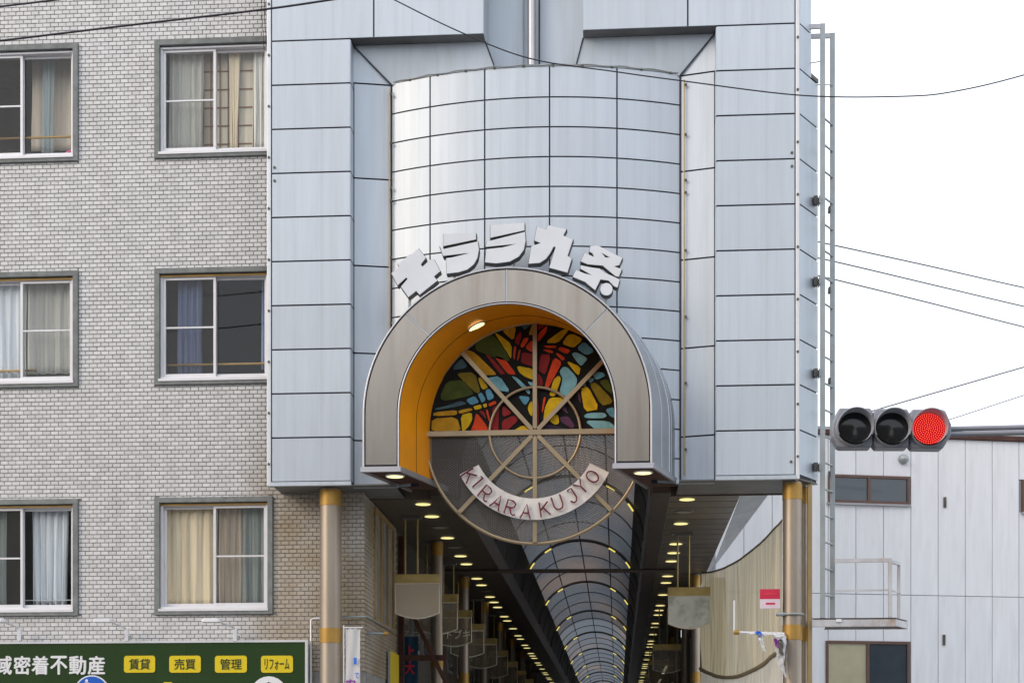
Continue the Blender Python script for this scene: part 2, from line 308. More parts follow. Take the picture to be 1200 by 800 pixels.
# ---------------------------------------------------------------- brick-tiled apartment building
YB = 18.5; ZC0 = 5.10
XR = PX(427, YB)                       # arcade corner
ZT = 12.4
bld = empty('tiled_building', (-6.5, YB, .12), 'apartment building faced with small pale grey tiles beside the silver gate', 'building')
cols_ = [(PX(-44,YB), PX(92,YB)), (PX(181.5,YB), PX(320,YB))]
rows_ = [(9.31,10.79),(6.47,7.93),(3.59,5.06)]
wins = [(x0,x1,z0,z1) for (x0,x1) in cols_ for (z0,z1) in rows_]
xs = sorted([-12.0, XR-.02]+[a for c in cols_ for a in c]); zs = sorted([.12, ZT]+[a for r in rows_ for a in r])
wb = MB()
for i in range(len(xs)-1):
    for j in range(len(zs)-1):
        cx, cz = (xs[i]+xs[i+1])/2, (zs[j]+zs[j+1])/2
        if not any(a<cx<b and c<cz<d for a,b,c,d in wins): wb.box(xs[i],xs[i+1],YB+.012,YB+.25,zs[j],zs[j+1])
wb.box(XR-.25, XR-.012, YB+.26, 21.2, .12, ZC0-.004)
wb.box(-12,-11.7,YB+.26,30,.12,ZT); wb.box(-12,XR-.3,YB+.26,30,ZT-.2,ZT-.01)
wb.build('wall', M['mortar'], bld)
tw, th, px_, pz_ = .0945, .0465, .1, .0525
def tile_me(axis):
    m = MB(); b = .003
    if axis == 'y': m.add([(-tw/2,0,-th/2),(tw/2,0,-th/2),(tw/2,0,th/2),(-tw/2,0,th/2),(-tw/2+b,-.011,-th/2+b),(tw/2-b,-.011,-th/2+b),(tw/2-b,-.011,th/2-b),(-tw/2+b,-.011,th/2-b)], [(4,5,6,7),(0,1,5,4),(1,2,6,5),(2,3,7,6),(3,0,4,7)])
    else: m.add([(0,-tw/2,-th/2),(0,tw/2,-th/2),(0,tw/2,th/2),(0,-tw/2,th/2),(.011,-tw/2+b,-th/2+b),(.011,tw/2-b,-th/2+b),(.011,tw/2-b,th/2-b),(.011,-tw/2+b,th/2-b)], [(4,5,6,7),(0,1,5,4),(1,2,6,5),(2,3,7,6),(3,0,4,7)])
    return m
ty, tx = tile_me('y'), tile_me('x')
tm = bpy.data.meshes.new('tile'); tm.from_pydata([tuple(v) for v in ty.v], [], ty.f); tm.materials.append(M['tile'])
field = MB(); ntile = 0
nz_ = int((ZT-.2)/pz_)
for j in range(nz_):
    z = .2+(j+.5)*pz_; off = (j%2)*px_/2
    if z < 2.9: continue
    for i in range(-1,90):
        x = XR-px_/2-i*px_-off
        if x < -9.0: break
        xa,xb,za,zb = x-tw/2,min(x+tw/2,XR-.001),z-th/2,z+th/2; drop = xb-xa < .012
        for a,b,c,d in wins:
            if a < xb and b > xa and c < zb and d > za:
                op = sorted([((c-.003-za)/th,0),((zb-d-.003)/th,1),((a-.003-xa)/tw,2),((xb-b-.003)/tw,3)])[-1]
                if op[0] < .12: drop = True
                elif op[1] == 0: zb = c-.003
                elif op[1] == 1: za = d+.003
                elif op[1] == 2: xb = a-.003
                else: xa = b+.003
        if drop or xb-xa < .012 or zb-za < .01: continue
        if 8.0 < z < 9.2 and x < PX(312,YB) and x > PX(2,YB) and ntile < 300 and xb-xa > tw-.001:
            inst('tile', tm, Vector((x,YB+.012+random.uniform(-.0015,.0015),z)), bld); ntile += 1
        else:
            loc = Vector(((xa+xb)/2+random.uniform(-.001,.001),YB+.012+random.uniform(-.0015,.0015),(za+zb)/2)); fx,fz = (xb-xa)/tw,(zb-za)/th
            field.add([Vector((v.x*fx,v.y,v.z*fz))+loc for v in ty.v], ty.f)
    for i in range(27):
        y = YB+px_/2+.004+i*px_+off-(px_/2 if j%2 and i == 0 else 0)*0
        if 3.55 < z < 5.05 and 19.25 < y < 20.95: continue
        if z < ZC0-.03: field.add([v+Vector((XR-.012, y, z)) for v in tx.v], tx.f)
field.build('tile_facing', M['tile'], bld, kind='stuff')

def window(x0,x1,z0,z1, front, curt):
    y = YB; s = .065
    m = MB(); m.box(x0,x1,y-.03,y+.1,z1-s,z1); m.box(x0,x1,y-.035,y+.1,z0,z0+s*.85); m.box(x0,x0+s,y-.032,y+.1,z0+s*.85,z1-s); m.box(x1-s,x1,y-.032,y+.1,z0+s*.85,z1-s)
    wn = m.build('window', M['surround'], bld, bevel=.004)
    a0,a1,c0,c1 = x0+s,x1-s,z0+s*.85,z1-s-.005
    m = MB(); f = .03
    m.box(a0,a1,y+.0,y+.16,c0,c0+.045); m.box(a0,a1,y+.03,y+.16,c1-f,c1); m.box(a0,a0+f,y+.02,y+.16,c0+.045,c1-f); m.box(a1-f,a1,y+.02,y+.16,c0+.045,c1-f)
    m.build('frame', M['alu'], wn, bevel=.003)
    MB().box(a0-.01,a1+.01,y-.045,y-.001,c0-.012,c0+.018).build('sill', M['alu'], wn)
    MB().box(a0+.002,a1-.002,y+.012,y+.03,c1-.028,c1-.006).build('head_rail', M['wood'] if z0 < 9 else M['alu'], wn)
    b0,b1,d0,d1 = a0+f,a1-f,c0+.045,c1-f; mid = (b0+b1)/2; st = .032
    for side in (0,1):
        l,r = (b0,mid+st/2) if side == 0 else (mid-st/2,b1)
        isf = side == front; yy = y+.04 if isf else y+.085
        m = MB(); m.box(l,r,yy,yy+.03,d0,d0+.05); m.box(l,r,yy,yy+.03,d1-st,d1); m.box(l,l+st,yy,yy+.03,d0+.05,d1-st); m.box(r-st,r,yy,yy+.03,d0+.05,d1-st)
        if isf: m.box(l+st,r-st,yy+.004,yy+.026,(d0+d1)/2-.01,(d0+d1)/2+.012)
        m.build('sash', M['alu'], wn, bevel=.003)
        MB().add([(l+st,yy+.014,d0+.05),(r-st,yy+.014,d0+.05),(r-st,yy+.014,d1-st),(l+st,yy+.014,d1-st)],[(0,1,2,3)]).build('pane', M['pane'], wn)
        if isf: MB().add([(l+st,yy+.006,d0+.05),(r-st,yy+.006,d0+.05),(r-st,yy+.006,d1-st),(l+st,yy+.006,d1-st)],[(0,1,2,3)]).build('insect_screen', M['screen'], wn)
        else: MB().box(l+st*.2,l+st*.7,yy-.012,yy,(d0+d1)/2-.12,(d0+d1)/2-.05).build('handle', M['alu'], wn)
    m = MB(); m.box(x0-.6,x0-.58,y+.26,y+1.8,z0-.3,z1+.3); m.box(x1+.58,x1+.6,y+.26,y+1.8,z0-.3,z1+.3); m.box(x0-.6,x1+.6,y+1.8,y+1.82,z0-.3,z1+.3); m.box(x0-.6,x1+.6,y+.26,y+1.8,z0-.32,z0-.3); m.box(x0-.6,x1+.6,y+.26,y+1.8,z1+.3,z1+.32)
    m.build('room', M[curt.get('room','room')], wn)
    W, H = b1-b0, d1-d0
    def X(t): return b0+t*W
    def Z(t): return d0+t*H
    return X, Z, y
def curtain(mk, label, x0,x1,z0,z1,y,folds,amp=.025,seed=0,gather=0.,hem=0.):
    rnd = random.Random(seed); n = 60; rows = []
    ph = [rnd.uniform(0,6.28) for _ in range(4)]
    for j in range(13):
        v = j/12; row = []
        for i in range(n+1):
            u = i/n
            pinch = 1-gather*math.sin(math.pi*min(1,v*1.0))*.5
            uu = .5+(u-.5)*(1-gather*(v)) if gather else u
            a = amp*(.55+.45*v)
            yy = y+a*math.sin(u*folds*6.283+ph[0]+.6*math.sin(u*7+ph[1])+v*.5*math.sin(ph[2]+u*9))+.4*a*math.sin(u*folds*14.1+ph[3])
            row.append((x0+(x1-x0)*uu+.006*math.sin(v*5+u*20), yy, z1+(z0-z1)*v+ (hem*math.sin(u*folds*6.28) if j == 12 else 0)))
        rows.append(row)
    m = MB(); m.grid(rows); o = m.build('curtain', M[mk], None, label, 'curtain')
    sm = o.modifiers.new('t','SOLIDIFY'); sm.thickness = .004; return o
def rail(label, x0,x1,z,y,mk='wood',r=.014):
    MB().cyl((x0,y,z),(x1,y,z),r,10).build('window_rail', M[mk], None, label, 'rail')

# right column of windows, top to bottom
X,Z,y = window(*wins[3], 0, {})
curtain('cur_white','white curtain behind the left sash of the top right window',X(.02),X(.36),Z(.04),Z(1.16),y+.195,5,seed=1)
curtain('cur_white','narrow white curtain at the right end of the top right window',X(.84),X(.97),Z(.04),Z(1.16),y+.195,3,seed=2)
ss = empty('paper_screen', (X(.62),y+.22,Z(0)), 'sliding paper screen with brown wooden lattice behind the top right window','screen')
MB().box(X(.33),X(.98),y+.235,y+.24,Z(-.05),Z(1.15)).build('paper', M['paper'], ss)
for t in (.33,.84): MB().box(X(t),X(t)+.035,y+.20,y+.233,Z(-.05),Z(1.15)).build('stile', M['dark_wood'], ss)
for t in (.42,.51,.59,.69): MB().box(X(t),X(t)+.011,y+.215,y+.233,Z(-.05),Z(1.15)).build('lattice_bar', M['dark_wood'], ss)
for t in (.12,.3,.48,.66,.84): MB().box(X(.36),X(.84),y+.222,y+.233,Z(t),Z(t)+.011).build('lattice_bar', M['dark_wood'], ss)
curtain('cur_beige','beige lace curtain gathered in front of the lattice screen, top right window',X(.60),X(.72),Z(.02),Z(1.16),y+.18,3,.012,3,gather=.45)
X,Z,y = window(*wins[4], 0, {'room':'roomdark'})
curtain('cur_blue','dusty blue curtain behind the left sash of the middle right window',X(.10),X(.34),Z(.06),Z(1.16),y+.195,4,seed=4)
curtain('cur_blue','strip of blue curtain at the right end of the middle right window',X(.93),X(1.0),Z(.1),Z(1.16),y+.195,2,seed=5)
rail('varnished wooden rail across the middle right window',X(-.05),X(1.05),Z(.15),y+.142)
MB().box(X(-.02),X(1.02),y+.24,y+.26,Z(-.02),Z(.065)).build('aqua_board', M['aqua'], None, 'low aqua board behind the glass of the middle right window','board')
X,Z,y = window(*wins[5], 1, {})
curtain('cur_beige','cream curtain in the left half of the bottom right window',X(.0),X(.5),Z(0),Z(1.16),y+.185,5,seed=6)
curtain('cur_pink','brownish curtain behind the screened sash of the bottom right window',X(.5),X(.76),Z(0),Z(1.16),y+.205,4,seed=7)
curtain('cur_teal','grey green curtain at the right end of the bottom right window',X(.74),X(1.0),Z(0),Z(1.16),y+.180,3,seed=8)
# left column
X,Z,y = window(*wins[0], 0, {})
curtain('cur_pink','pinkish curtain behind the top left window',X(.48),X(1.02),Z(.18),Z(1.16),y+.45,3,.015,9)
curtain('cur_teal','tied blue grey curtain in the top left window',X(.62),X(.74),Z(.1),Z(1.16),y+.33,2,.02,10)
rail('upper varnished rail across the top left window',X(0),X(1.02),Z(.215),y+.142); rail('lower varnished rail across the top left window',X(0),X(1.02),Z(.03),y+.142)
m = MB(); c = Vector((X(.955),y+.17,Z(.03)))
m.tube([c+Vector((math.cos(a)*.075,0,math.sin(a)*.06)) for a in [math.pi*k/10 for k in range(11)]], .022, 8); m.build('pink_slipper', M['pink'], None, 'small pink and white object on the sill of the top left window','slipper')
X,Z,y = window(*wins[1], 1, {})
curtain('cur_lace','pale lace curtain in the left half of the middle left window',X(.05),X(.5),Z(.05),Z(1.16),y+.195,5,seed=11)
curtain('cur_white','greyish white curtain behind the screened sash of the middle left window',X(.5),X(1.0),Z(.1),Z(1.16),y+.21,5,seed=12)
rail('varnished wooden rail across the middle left window',X(0),X(.62),Z(.125),y+.142)
MB().box(X(-.02),X(1.02),y+.24,y+.26,Z(-.02),Z(.07)).build('aqua_board', M['aqua'], None, 'low aqua board behind the glass of the middle left window','board')
X,Z,y = window(*wins[2], 0, {'room':'roomdark'})
curtain('cur_lace','pale blue lace curtain bunched in the bottom left window',X(.55),X(.92),Z(.04),Z(1.16),y+.195,5,.03,13,gather=.12,hem=.03)
curtain('cur_teal','grey curtain behind the screened sash of the bottom left window',X(.02),X(.3),Z(.02),Z(1.16),y+.21,3,seed=14)
rail('thin metal rail low across the bottom left window',X(.5),X(1.0),Z(.09),y+.142,'alu',.005)

# side wall of the building inside the arcade: window band
m = MB(); m.box(XR-.05,XR+.02,19.27,20.93,5.0,5.06); m.box(XR-.05,XR+.02,19.27,20.93,3.56,3.62)
for yy in (19.27,19.8,20.35,20.87): m.box(XR-.05,XR+.018,yy,yy+.06,3.62,5.0)
sw = m.build('window', M['goldpost'], bld, label='tall steel framed window in the side wall under the arcade')
for yy in (19.33,19.86,20.41): MB().box(XR-.06,XR-.052,yy,yy+.47,3.62,5.0).build('pane', M['darkglass'], sw)

# ---------------------------------------------------------------- silver gate tower
YT = 18.0
XL0, XL1 = PX(318,YT), PX(411,YT); XR0, XR1 = PX(839,YT), PX(932,YT)
ZB, PITCH = 5.14, .535
tower = empty('gate_tower', ((XL0+XR1)/2, 18.4, 5.05), 'silver panelled arcade gate tower with convex drum front', 'gate')
def panel(a,b,c,d,n,gap=.0095,th=.012,name='panel',mk='panel',parent=None):
    a,b,c,d = map(Vector,(a,b,c,d)); n = Vector(n)
    def q(u,v): return (a*(1-u)+b*u)*(1-v)+(d*(1-u)+c*u)*v
    gu = gap/max(.01,(b-a).length); gv = gap/max(.01,(d-a).length)
    pts = [q(gu,gv),q(1-gu,gv),q(1-gu,1-gv),q(gu,1-gv)]
    return MB().prism([p+n*0 for p in pts], -n*th).build(name, M[mk], parent or tower)
# backing behind the joints
bk = MB()
bk.box(XL0+.004,XL1-.03,YT+.02,YB-.02,ZB-.02,ZT+.1); bk.box(XR0+.03,XR1-.004,YT+.02,YT+.3,ZB-.02,ZT+.1)
XU0, XU1 = PX(567,YT), PX(683,YT); ZU = ZB+10*PITCH
bk.box(XL1-.03,XU0-.03,YT+.02,YB+.3,ZU+.03,ZT+.1); bk.box(XU1+.03,XR0+.03,YT+.02,YB+.3,ZU+.03,ZT+.1)
bk.build('backing', M['joint'], tower)
for k in range(10):
    z0, z1 = ZB+k*PITCH, ZB+(k+1)*PITCH
    panel((XL0,YT,z0),(XL1,YT,z0),(XL1,YT,z1),(XL0,YT,z1),(0,-1,0))
    panel((XL1,YT,z0),(XL1,YT+.21,z0),(XL1,YT+.21,z1),(XL1,YT,z1),(1,0,0))
    panel((XR0,YT,z0),(XR1,YT,z0),(XR1,YT,z1),(XR0,YT,z1),(0,-1,0))
    panel((XR0,YT+.21,z0),(XR0,YT,z0),(XR0,YT,z1),(XR0,YT+.21,z1),(-1,0,0))
xs1 = [XL0, PX(438,YT), XU0]; xs2 = [XU1, PX(806,YT), XR1]
for xsx in (xs1,xs2):
    for i in range(2):
        for z0,z1 in ((ZU,ZU+1.0),(ZU+1.0,ZT+.1)):
            panel((xsx[i],YT,z0),(xsx[i+1],YT,z0),(xsx[i+1],YT,z1),(xsx[i],YT,z1),(0,-1,0))
for x,n in ((XU0,1),(XU1,-1)):
    panel((x,YT,ZU),(x,YT+.6,ZU),(x,YT+.6,ZT+.1),(x,YT,ZT+.1),(n,0,0))
# soffits of the two upper blocks
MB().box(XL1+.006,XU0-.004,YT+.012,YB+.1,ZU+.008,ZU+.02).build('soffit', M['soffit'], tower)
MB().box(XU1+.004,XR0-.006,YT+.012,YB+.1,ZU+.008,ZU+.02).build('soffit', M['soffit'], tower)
# recess: side strips, sloping heads, slot
YR, YD = YT+.20, YT+.30
XD0, XD1 = PX(459,YD), PX(797,YD)
zs_ = [ZB-.02]+[ZB+PITCH*k for k in (1,3,5,7)]+[10.045]
for i in range(len(zs_)-1):
    z0,z1 = zs_[i],zs_[i+1]
    panel((XL1,YR,z0),(XD0,YD,z0),(XD0,YD,z1),(XL1,YR,z1),(0,-1,0)); panel((XD1,YD,z0),(XR0,YR,z0),(XR0,YR,z1),(XD1,YD,z1),(0,-1,0))
for xo,xi in ((XL1,XD0),(XR0,XD1)):      # mitred tops of the side strips
    MB().prism([Vector((xo,YR,10.055)),Vector((xi,YD,10.055)),Vector((xo,YR,ZU))],(0,.012,0)).build('panel', M['panel'], tower)
MB().box(XL1-.02,XD0+.2,YD+.02,YD+.05,ZB,ZT).build('backing', M['joint'], tower); MB().box(XD1-.2,XR0+.02,YD+.02,YD+.05,ZB,ZT).build('backing', M['joint'], tower)
def head(pts):
    a,b,c,d = pts
    MB().prism([a,b,c,d],(0,.015,0)).build('sloping_head', M['panel'], tower)
    for p,q in ((a,d),(b,c)): MB().bar(p+Vector((0,-.006,0)),q+Vector((0,-.006,0)),.014,.012).build('joint_strip', M['joint'], tower)
zh_ = 10.045
head([Vector((XL1,YR-.004,ZU+.004)),Vector((XU0,YR-.004,ZU+.004)),Vector((XU0+.17,YD-.02,zh_)),Vector((XD0,YD-.02,zh_))])
head([Vector((XR0,YR-.004,ZU+.004)),Vector((XU1,YR-.004,ZU+.004)),Vector((XU1-.13,YD-.02,zh_)),Vector((XD1,YD-.02,zh_))])
panel((XU0-.1,YT+.6,9.9),(PX(625,YT+.6),YT+.6,9.9),(PX(625,YT+.6),YT+.6,ZT),(XU0-.1,YT+.6,ZT),(0,-1,0)); panel((PX(625,YT+.6),YT+.6,9.9),(XU1+.1,YT+.6,9.9),(XU1+.1,YT+.6,ZT),(PX(625,YT+.6),YT+.6,ZT),(0,-1,0))
MB().box(XU0-.1,XU1+.1,YT+.62,YT+.66,9.9,ZT).build('backing', M['joint'], tower)
mp_ = MB(); mp_.cyl((PX(623,YT+.45),YT+.45,10.1),(PX(623,YT+.45),YT+.45,ZT+.4),.052,16); mp_.build('mast', M['rim'], tower)
MB().cyl((PX(632,YT+.5),YT+.5,10.1),(PX(632,YT+.5),YT+.5,ZT),.01,8).build('mast_cable', M['joint'], tower)
MB().cyl((PX(613.5,YT+.55),YT+.55,10.1),(PX(613.5,YT+.55),YT+.55,ZT),.008,8).build('mast_cable', M['galv'], tower)
# corner trims, bolts, base edge
for x0,x1 in ((XL0-.052,XL0-.004),(XR1+.004,XR1+.05)):
    MB().box(x0,x1,YT-.012,YT+.1,ZB-.05,ZT+.1).build('corner_trim', M['trim'], tower, bevel=.006)
    z = ZB+.2
    while z < ZT:
        inst('bolt', bm_bolt if 'bm_bolt' in globals() else globals().setdefault('bm_bolt', MB().cyl((0,0,0),(0,-.02,0),.016,8).build('bolt', M['signside'], mesh_only=True)), ((x0+x1)/2, YT-.012, z), tower); z += .62
for x,zz in ((XL0+.04,8.78),(XL0+.04,8.94),(XR1-.04,8.78),(XR1-.04,8.94),(XR1-.05,5.28)):
    inst('bolt', bm_bolt, (x,YT-.002,zz), tower)
for bx_ in ((XL0-.01,XL1+.005,YT-.018,YT+.04),(XR0-.005,XR1+.01,YT-.018,YT+.04),(XL1+.006,XD0+.1,YR-.02,YR+.02),(XD1-.05,XR0-.006,YR-.02,YR+.02)):
    MB().box(*bx_,ZB-.05,ZB-.004).build('base_edge', M['panel'], tower)
# drum
SAG = .34; half = (XD1-XD0)/2; RD = (half*half+SAG*SAG)/(2*SAG); DCX = (XD0+XD1)/2; DCY = YD-SAG+RD
def drum_y(x): return DCY-math.sqrt(max(0,RD*RD-(x-DCX)**2))
def drum_x(px):
    Y = YD
    for _ in range(12): x = PX(px,Y); Y = drum_y(min(max(x,XD0),XD1))
    return min(max(x,XD0),XD1)
HD = math.tan(R(18)); YF = 17.37; HC = P(593.5,483,YF); RI, RO = 1.252, 1.683; ZLEG = ZB+.0
def hood_c(Y): return HC.x+(Y-YF)*HD
dx = [XD0]+[drum_x(p) for p in (504,568,644,723)]+[XD1]
dz = [10.065,9.692]+[9.692-.3567*k for k in range(1,13)]+[5.1]
bkrows = []
for i in range(5):
    for j in range(len(dz)-1):
        z1,z0 = dz[j],dz[j+1]; g = .009
        x0,x1 = dx[i]+g,dx[i+1]-g; za,zb = z0+g,z1-g
        nu,nv = 14,8; keep = set()
        for a in range(nu):
            for b in range(nv):
                xm = x0+(x1-x0)*(a+.5)/nu; zm = za+(zb-za)*(b+.5)/nv; hc = hood_c(drum_y(xm))
                if not ((abs(xm-hc) < 1.5 and zm < HC.z) or ((xm-hc)**2+(zm-HC.z)**2 < 1.5**2)): keep.add((a,b))
        if not keep: continue
        def dp(a,b,o=0.): x = x0+(x1-x0)*a/nu; return Vector((x,drum_y(x)+o,za+(zb-za)*b/nv))
        ids = {}; vs_ = []; fs_ = []
        for a,b in sorted(keep):
            f = []
            for q in ((a,b),(a+1,b),(a+1,b+1),(a,b+1)):
                if q not in ids: ids[q] = len(vs_); vs_.append(dp(*q))
                f.append(ids[q])
            fs_.append(f)
        m = MB(); m.add(vs_,fs_,True)
        for a,b in keep:
            for nb2,p,q in (((a-1,b),(a,b+1),(a,b)),((a+1,b),(a+1,b),(a+1,b+1)),((a,b-1),(a,b),(a+1,b)),((a,b+1),(a+1,b+1),(a,b+1))):
                if nb2 not in keep: m.add([dp(*p),dp(*q),dp(*q,.013),dp(*p,.013)],[(3,2,1,0)])
        m.build('drum_panel', M['panel'], tower)
m = MB(); n = 40
for a in range(n):
    for b in range(50):
        xa,xb = XD0+(XD1-XD0)*a/n, XD0+(XD1-XD0)*(a+1)/n; zc,zd = 5.1+4.955*b/50,5.1+4.955*(b+1)/50
        xm,zm = (xa+xb)/2,(zc+zd)/2; hc = hood_c(drum_y(xm))
        if (abs(xm-hc) < 1.42 and zm < HC.z) or ((xm-hc)**2+(zm-HC.z)**2 < 1.42**2): continue
        m.add([(xa,drum_y(xa)+.016,zc),(xb,drum_y(xb)+.016,zc),(xb,drum_y(xb)+.016,zd),(xa,drum_y(xa)+.016,zd)],[(0,1,2,3)],True)
m.build('drum_backing', M['joint'], tower)
arc = [XD0+(XD1-XD0)*k/30 for k in range(31)]
MB().prism([(x,drum_y(x)+.003,10.065) for x in arc],(0,0,.015)).build('drum_cap', M['trim'], tower)
MB().tube([(x,drum_y(x)-.012,10.075+.008*math.sin(k*1.9)) for k,x in enumerate(arc)],.007,6).build('cable', M['galv'], tower)
for k in range(2,30,3):
    x = arc[k]; inst('bolt', bm_bolt, (x,drum_y(x)-.002,10.05), tower)
for x in (XD0-.02,XD1+.045):
    m = MB(); m.cyl((x,YD-.05,5.2),(x,YD-.05,9.98),.009,8); m.build('conduit', M['goldpost'], tower)
    for z in (5.5,6.3,7.1,7.9,8.6,8.75,9.3,9.9): inst('bolt', bm_bolt, (x+.02,YD-.05,z), tower)
MB().box(XD0-.012,XD0+.002,YD-.012,YD+.02,5.1,10.065).build('joint_strip', M['joint'], tower); MB().box(XD1-.002,XD1+.012,YD-.012,YD+.02,5.1,10.065).build('joint_strip', M['joint'], tower)
# side wing on the right, turned away from the street
WD = Vector((math.sin(R(32)),math.cos(R(32)),0)); WN = Vector((WD.y,-WD.x,0)); w0 = Vector((XR1+.052,YT+.01,0))
for k in range(-0,14):
    z0,z1 = ZB+k*PITCH, ZB+(k+1)*PITCH; ln = .52 if k < 9 else .33
    a = w0+Vector((0,0,z0)); b = a+WD*ln
    panel(a,b,b+Vector((0,0,z1-z0)),a+Vector((0,0,z1-z0)),WN)
m = MB(); q = w0-WN*.016
for ln,za,zb in ((.5,ZB-.02,ZB+9*PITCH),(.31,ZB+9*PITCH,ZT+.1)):
    m.prism([q+Vector((0,0,za)),q+WD*ln+Vector((0,0,za)),q+WD*ln+Vector((-.3,.02,za)),q+Vector((-.05,.4,za))],(0,0,zb-za))
m.build('backing', M['joint'], tower)
a = w0+WD*.33+Vector((0,0,ZB+9*PITCH+.02)); m = MB(); m.prism([a,a+WD*.2,a+WD*.2+Vector((-.3,.02,0)),a+Vector((-.3,.02,0))],(0,0,.05)); m.build('wing_cap', M['signside'], tower)
MB().box(XL0+.02,XR1-.02,YT+.03,19.1,ZT+.02,ZT+.09).build('roof_cap', M['soffit'], tower); MB().box(XL0+.02,XL0+.05,18.76,19.1,ZB,ZT).build('end_wall', M['soffit'], tower); MB().box(XR1-.06,XR1-.03,18.4,19.1,ZB,ZT).build('end_wall', M['soffit'], tower)
# underside
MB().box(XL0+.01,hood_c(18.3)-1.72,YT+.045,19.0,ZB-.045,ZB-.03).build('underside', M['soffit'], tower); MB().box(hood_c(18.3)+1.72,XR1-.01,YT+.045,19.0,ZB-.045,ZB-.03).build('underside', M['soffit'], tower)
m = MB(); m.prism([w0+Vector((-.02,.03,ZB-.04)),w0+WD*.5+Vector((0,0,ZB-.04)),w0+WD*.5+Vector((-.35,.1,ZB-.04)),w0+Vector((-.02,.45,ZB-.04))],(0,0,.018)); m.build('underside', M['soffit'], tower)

# ---------------------------------------------------------------- arch hood
hood = empty('arch_hood', (HC.x,17.8,ZLEG), 'projecting round arch hood with bronze front and orange inside', 'arch')
def arch_pt(r, s, Y):               # s in 0..1 along the arch: left leg, half circle, right leg
    leg = HC.z-ZLEG; L_ = 2*leg+math.pi*r; d = s*L_; c = hood_c(Y)
    if d < leg: return Vector((c-r,Y,ZLEG+d))
    if d > leg+math.pi*r: return Vector((c+r,Y,HC.z-(d-leg-math.pi*r)))
    a = math.pi-(d-leg)/r; return Vector((c+r*math.cos(a),Y,HC.z+r*math.sin(a)))
def arch_ang(r, a, Y): c = hood_c(Y); return Vector((c+r*math.cos(a),Y,HC.z+r*math.sin(a)))
def ring_panel(a0,a1,leg):
    lo, li = [],[]; n = 14; g = .006
    seq = [a0+(a1-a0)*k/n for k in range(n+1)]
    ro, ri = RO-.035, RI+.03
    po = [arch_ang(ro,a,YF) for a in seq]; pi_ = [arch_ang(ri,a,YF) for a in seq]
    if leg == 'l': po = [Vector((HC.x-ro,YF,ZLEG+.06))]+po; pi_ = [Vector((HC.x-ri,YF,ZLEG+.06))]+pi_
    if leg == 'r': po.append(Vector((HC.x+ro,YF,ZLEG+.06))); pi_.append(Vector((HC.x+ri,YF,ZLEG+.06)))
    m = MB(); m.grid([po,pi_],False); o = m.build('front_panel', M['ring'], hood); sm = o.modifiers.new('t','SOLIDIFY'); sm.thickness = .014; sm.offset = 0
d_ = .006
ring_panel(math.pi,math.pi*.75+d_,'l'); ring_panel(math.pi*.75-d_,math.pi*.5+d_,''); ring_panel(math.pi*.5-d_,math.pi*.25+d_,''); ring_panel(math.pi*.25-d_,0,'r')
NS = 56
def rows(r, ys): return [[arch_pt(r,k/NS,Y) for k in range(NS+1)] for Y in ys]
m = MB(); m.grid([rows(RO-.03,[YF+.01])[0], rows(RI+.025,[YF+.01])[0]],False); m.build('front_backing', M['joint'], hood)
for r,rr in ((RO-.010,.012),(RI+.010,.011)): MB().tube([arch_pt(r,k/NS,YF) for k in range(NS+1)],rr,8).build('edge_rim', M['rim'], hood)
for a in (math.pi*.75,math.pi*.5,math.pi*.25): MB().bar(arch_ang(RO-.03,a,YF+.004),arch_ang(RI+.03,a,YF+.004),.012,.012,(0,1,0)).build('seam', M['hoodside'], hood)
m = MB(); ys = [YF,YF+.3,YF+.62,YF+.62,YF+.9,18.62]; m.grid(rows(RO,[YF,17.7,18.0,18.3,18.62])); m.build('outer_skin', M['hoodside'], hood)
for Y,r in ((17.72,.006),(18.02,.012),(18.12,.006)): MB().tube([arch_pt(RO+.004,k/NS,Y) for k in range(NS+1)],r,6).build('skin_seam', M['hoodside'], hood)
m = MB(); m.grid(rows(RI,[YF+.012,17.7,18.0,18.22])); m.build('inner_lining', M['orange'], hood)
MB().tube([arch_pt(RI-.002,k/NS,17.80) for k in range(NS+1)],.003,4).build('lining_seam', M['black'], hood)
for s in (-1,1):
    m = MB(); 
    def q(r,Y,z): return Vector((hood_c(Y)+s*r,Y,z))
    YE = 18.62
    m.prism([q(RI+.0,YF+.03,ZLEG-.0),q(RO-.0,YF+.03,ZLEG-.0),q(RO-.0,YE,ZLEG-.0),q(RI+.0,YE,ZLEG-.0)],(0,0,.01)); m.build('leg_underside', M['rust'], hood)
    for nm,pts in (('front',(q(RI-.02,YF-.01,0),q(RO+.02,YF-.01,0))),('in',(q(RI-.01,YF,0),q(RI-.01,YE,0))),('out',(q(RO+.01,YF,0),q(RO+.01,YE,0)))):
        a,b = pts; MB().bar(a+Vector((0,0,ZLEG+.005)),b+Vector((0,0,ZLEG+.005)),.03,.06).build('leg_edge', M['rim'], hood)
def hood_lamp(c, rx, label, lean=None):
    o = empty('hood_lamp', c, label, 'lamp', 'lamps of the arch hood'); c = Vector(c)
    n = lean or Vector((0,0,-1)); n.normalize(); u = Vector((0,1,0)) if abs(n.y) < .9 else Vector((1,0,0)); a = n.cross(u).normalized(); b = n.cross(a).normalized()
    def ring(r, off): return [c+n*off+a*r*math.cos(2*math.pi*k/24)+b*r*math.sin(2*math.pi*k/24) for k in range(24)]
    MB().grid([ring(rx+.018,.0),ring(rx+.014,.014),ring(rx,.014)],True,True).build('lamp_ring', M['trim'], o)
    MB().add(ring(rx,.010),[tuple(range(24))]).build('lamp_lens', M['hoodlamp'], o)
hood_lamp((hood_c(17.72)-1.47,17.72,ZLEG-.0),.10,'round lamp under the left leg of the arch hood'); hood_lamp((hood_c(17.72)+1.47,17.72,ZLEG),.10,'round lamp under the right leg of the arch hood')
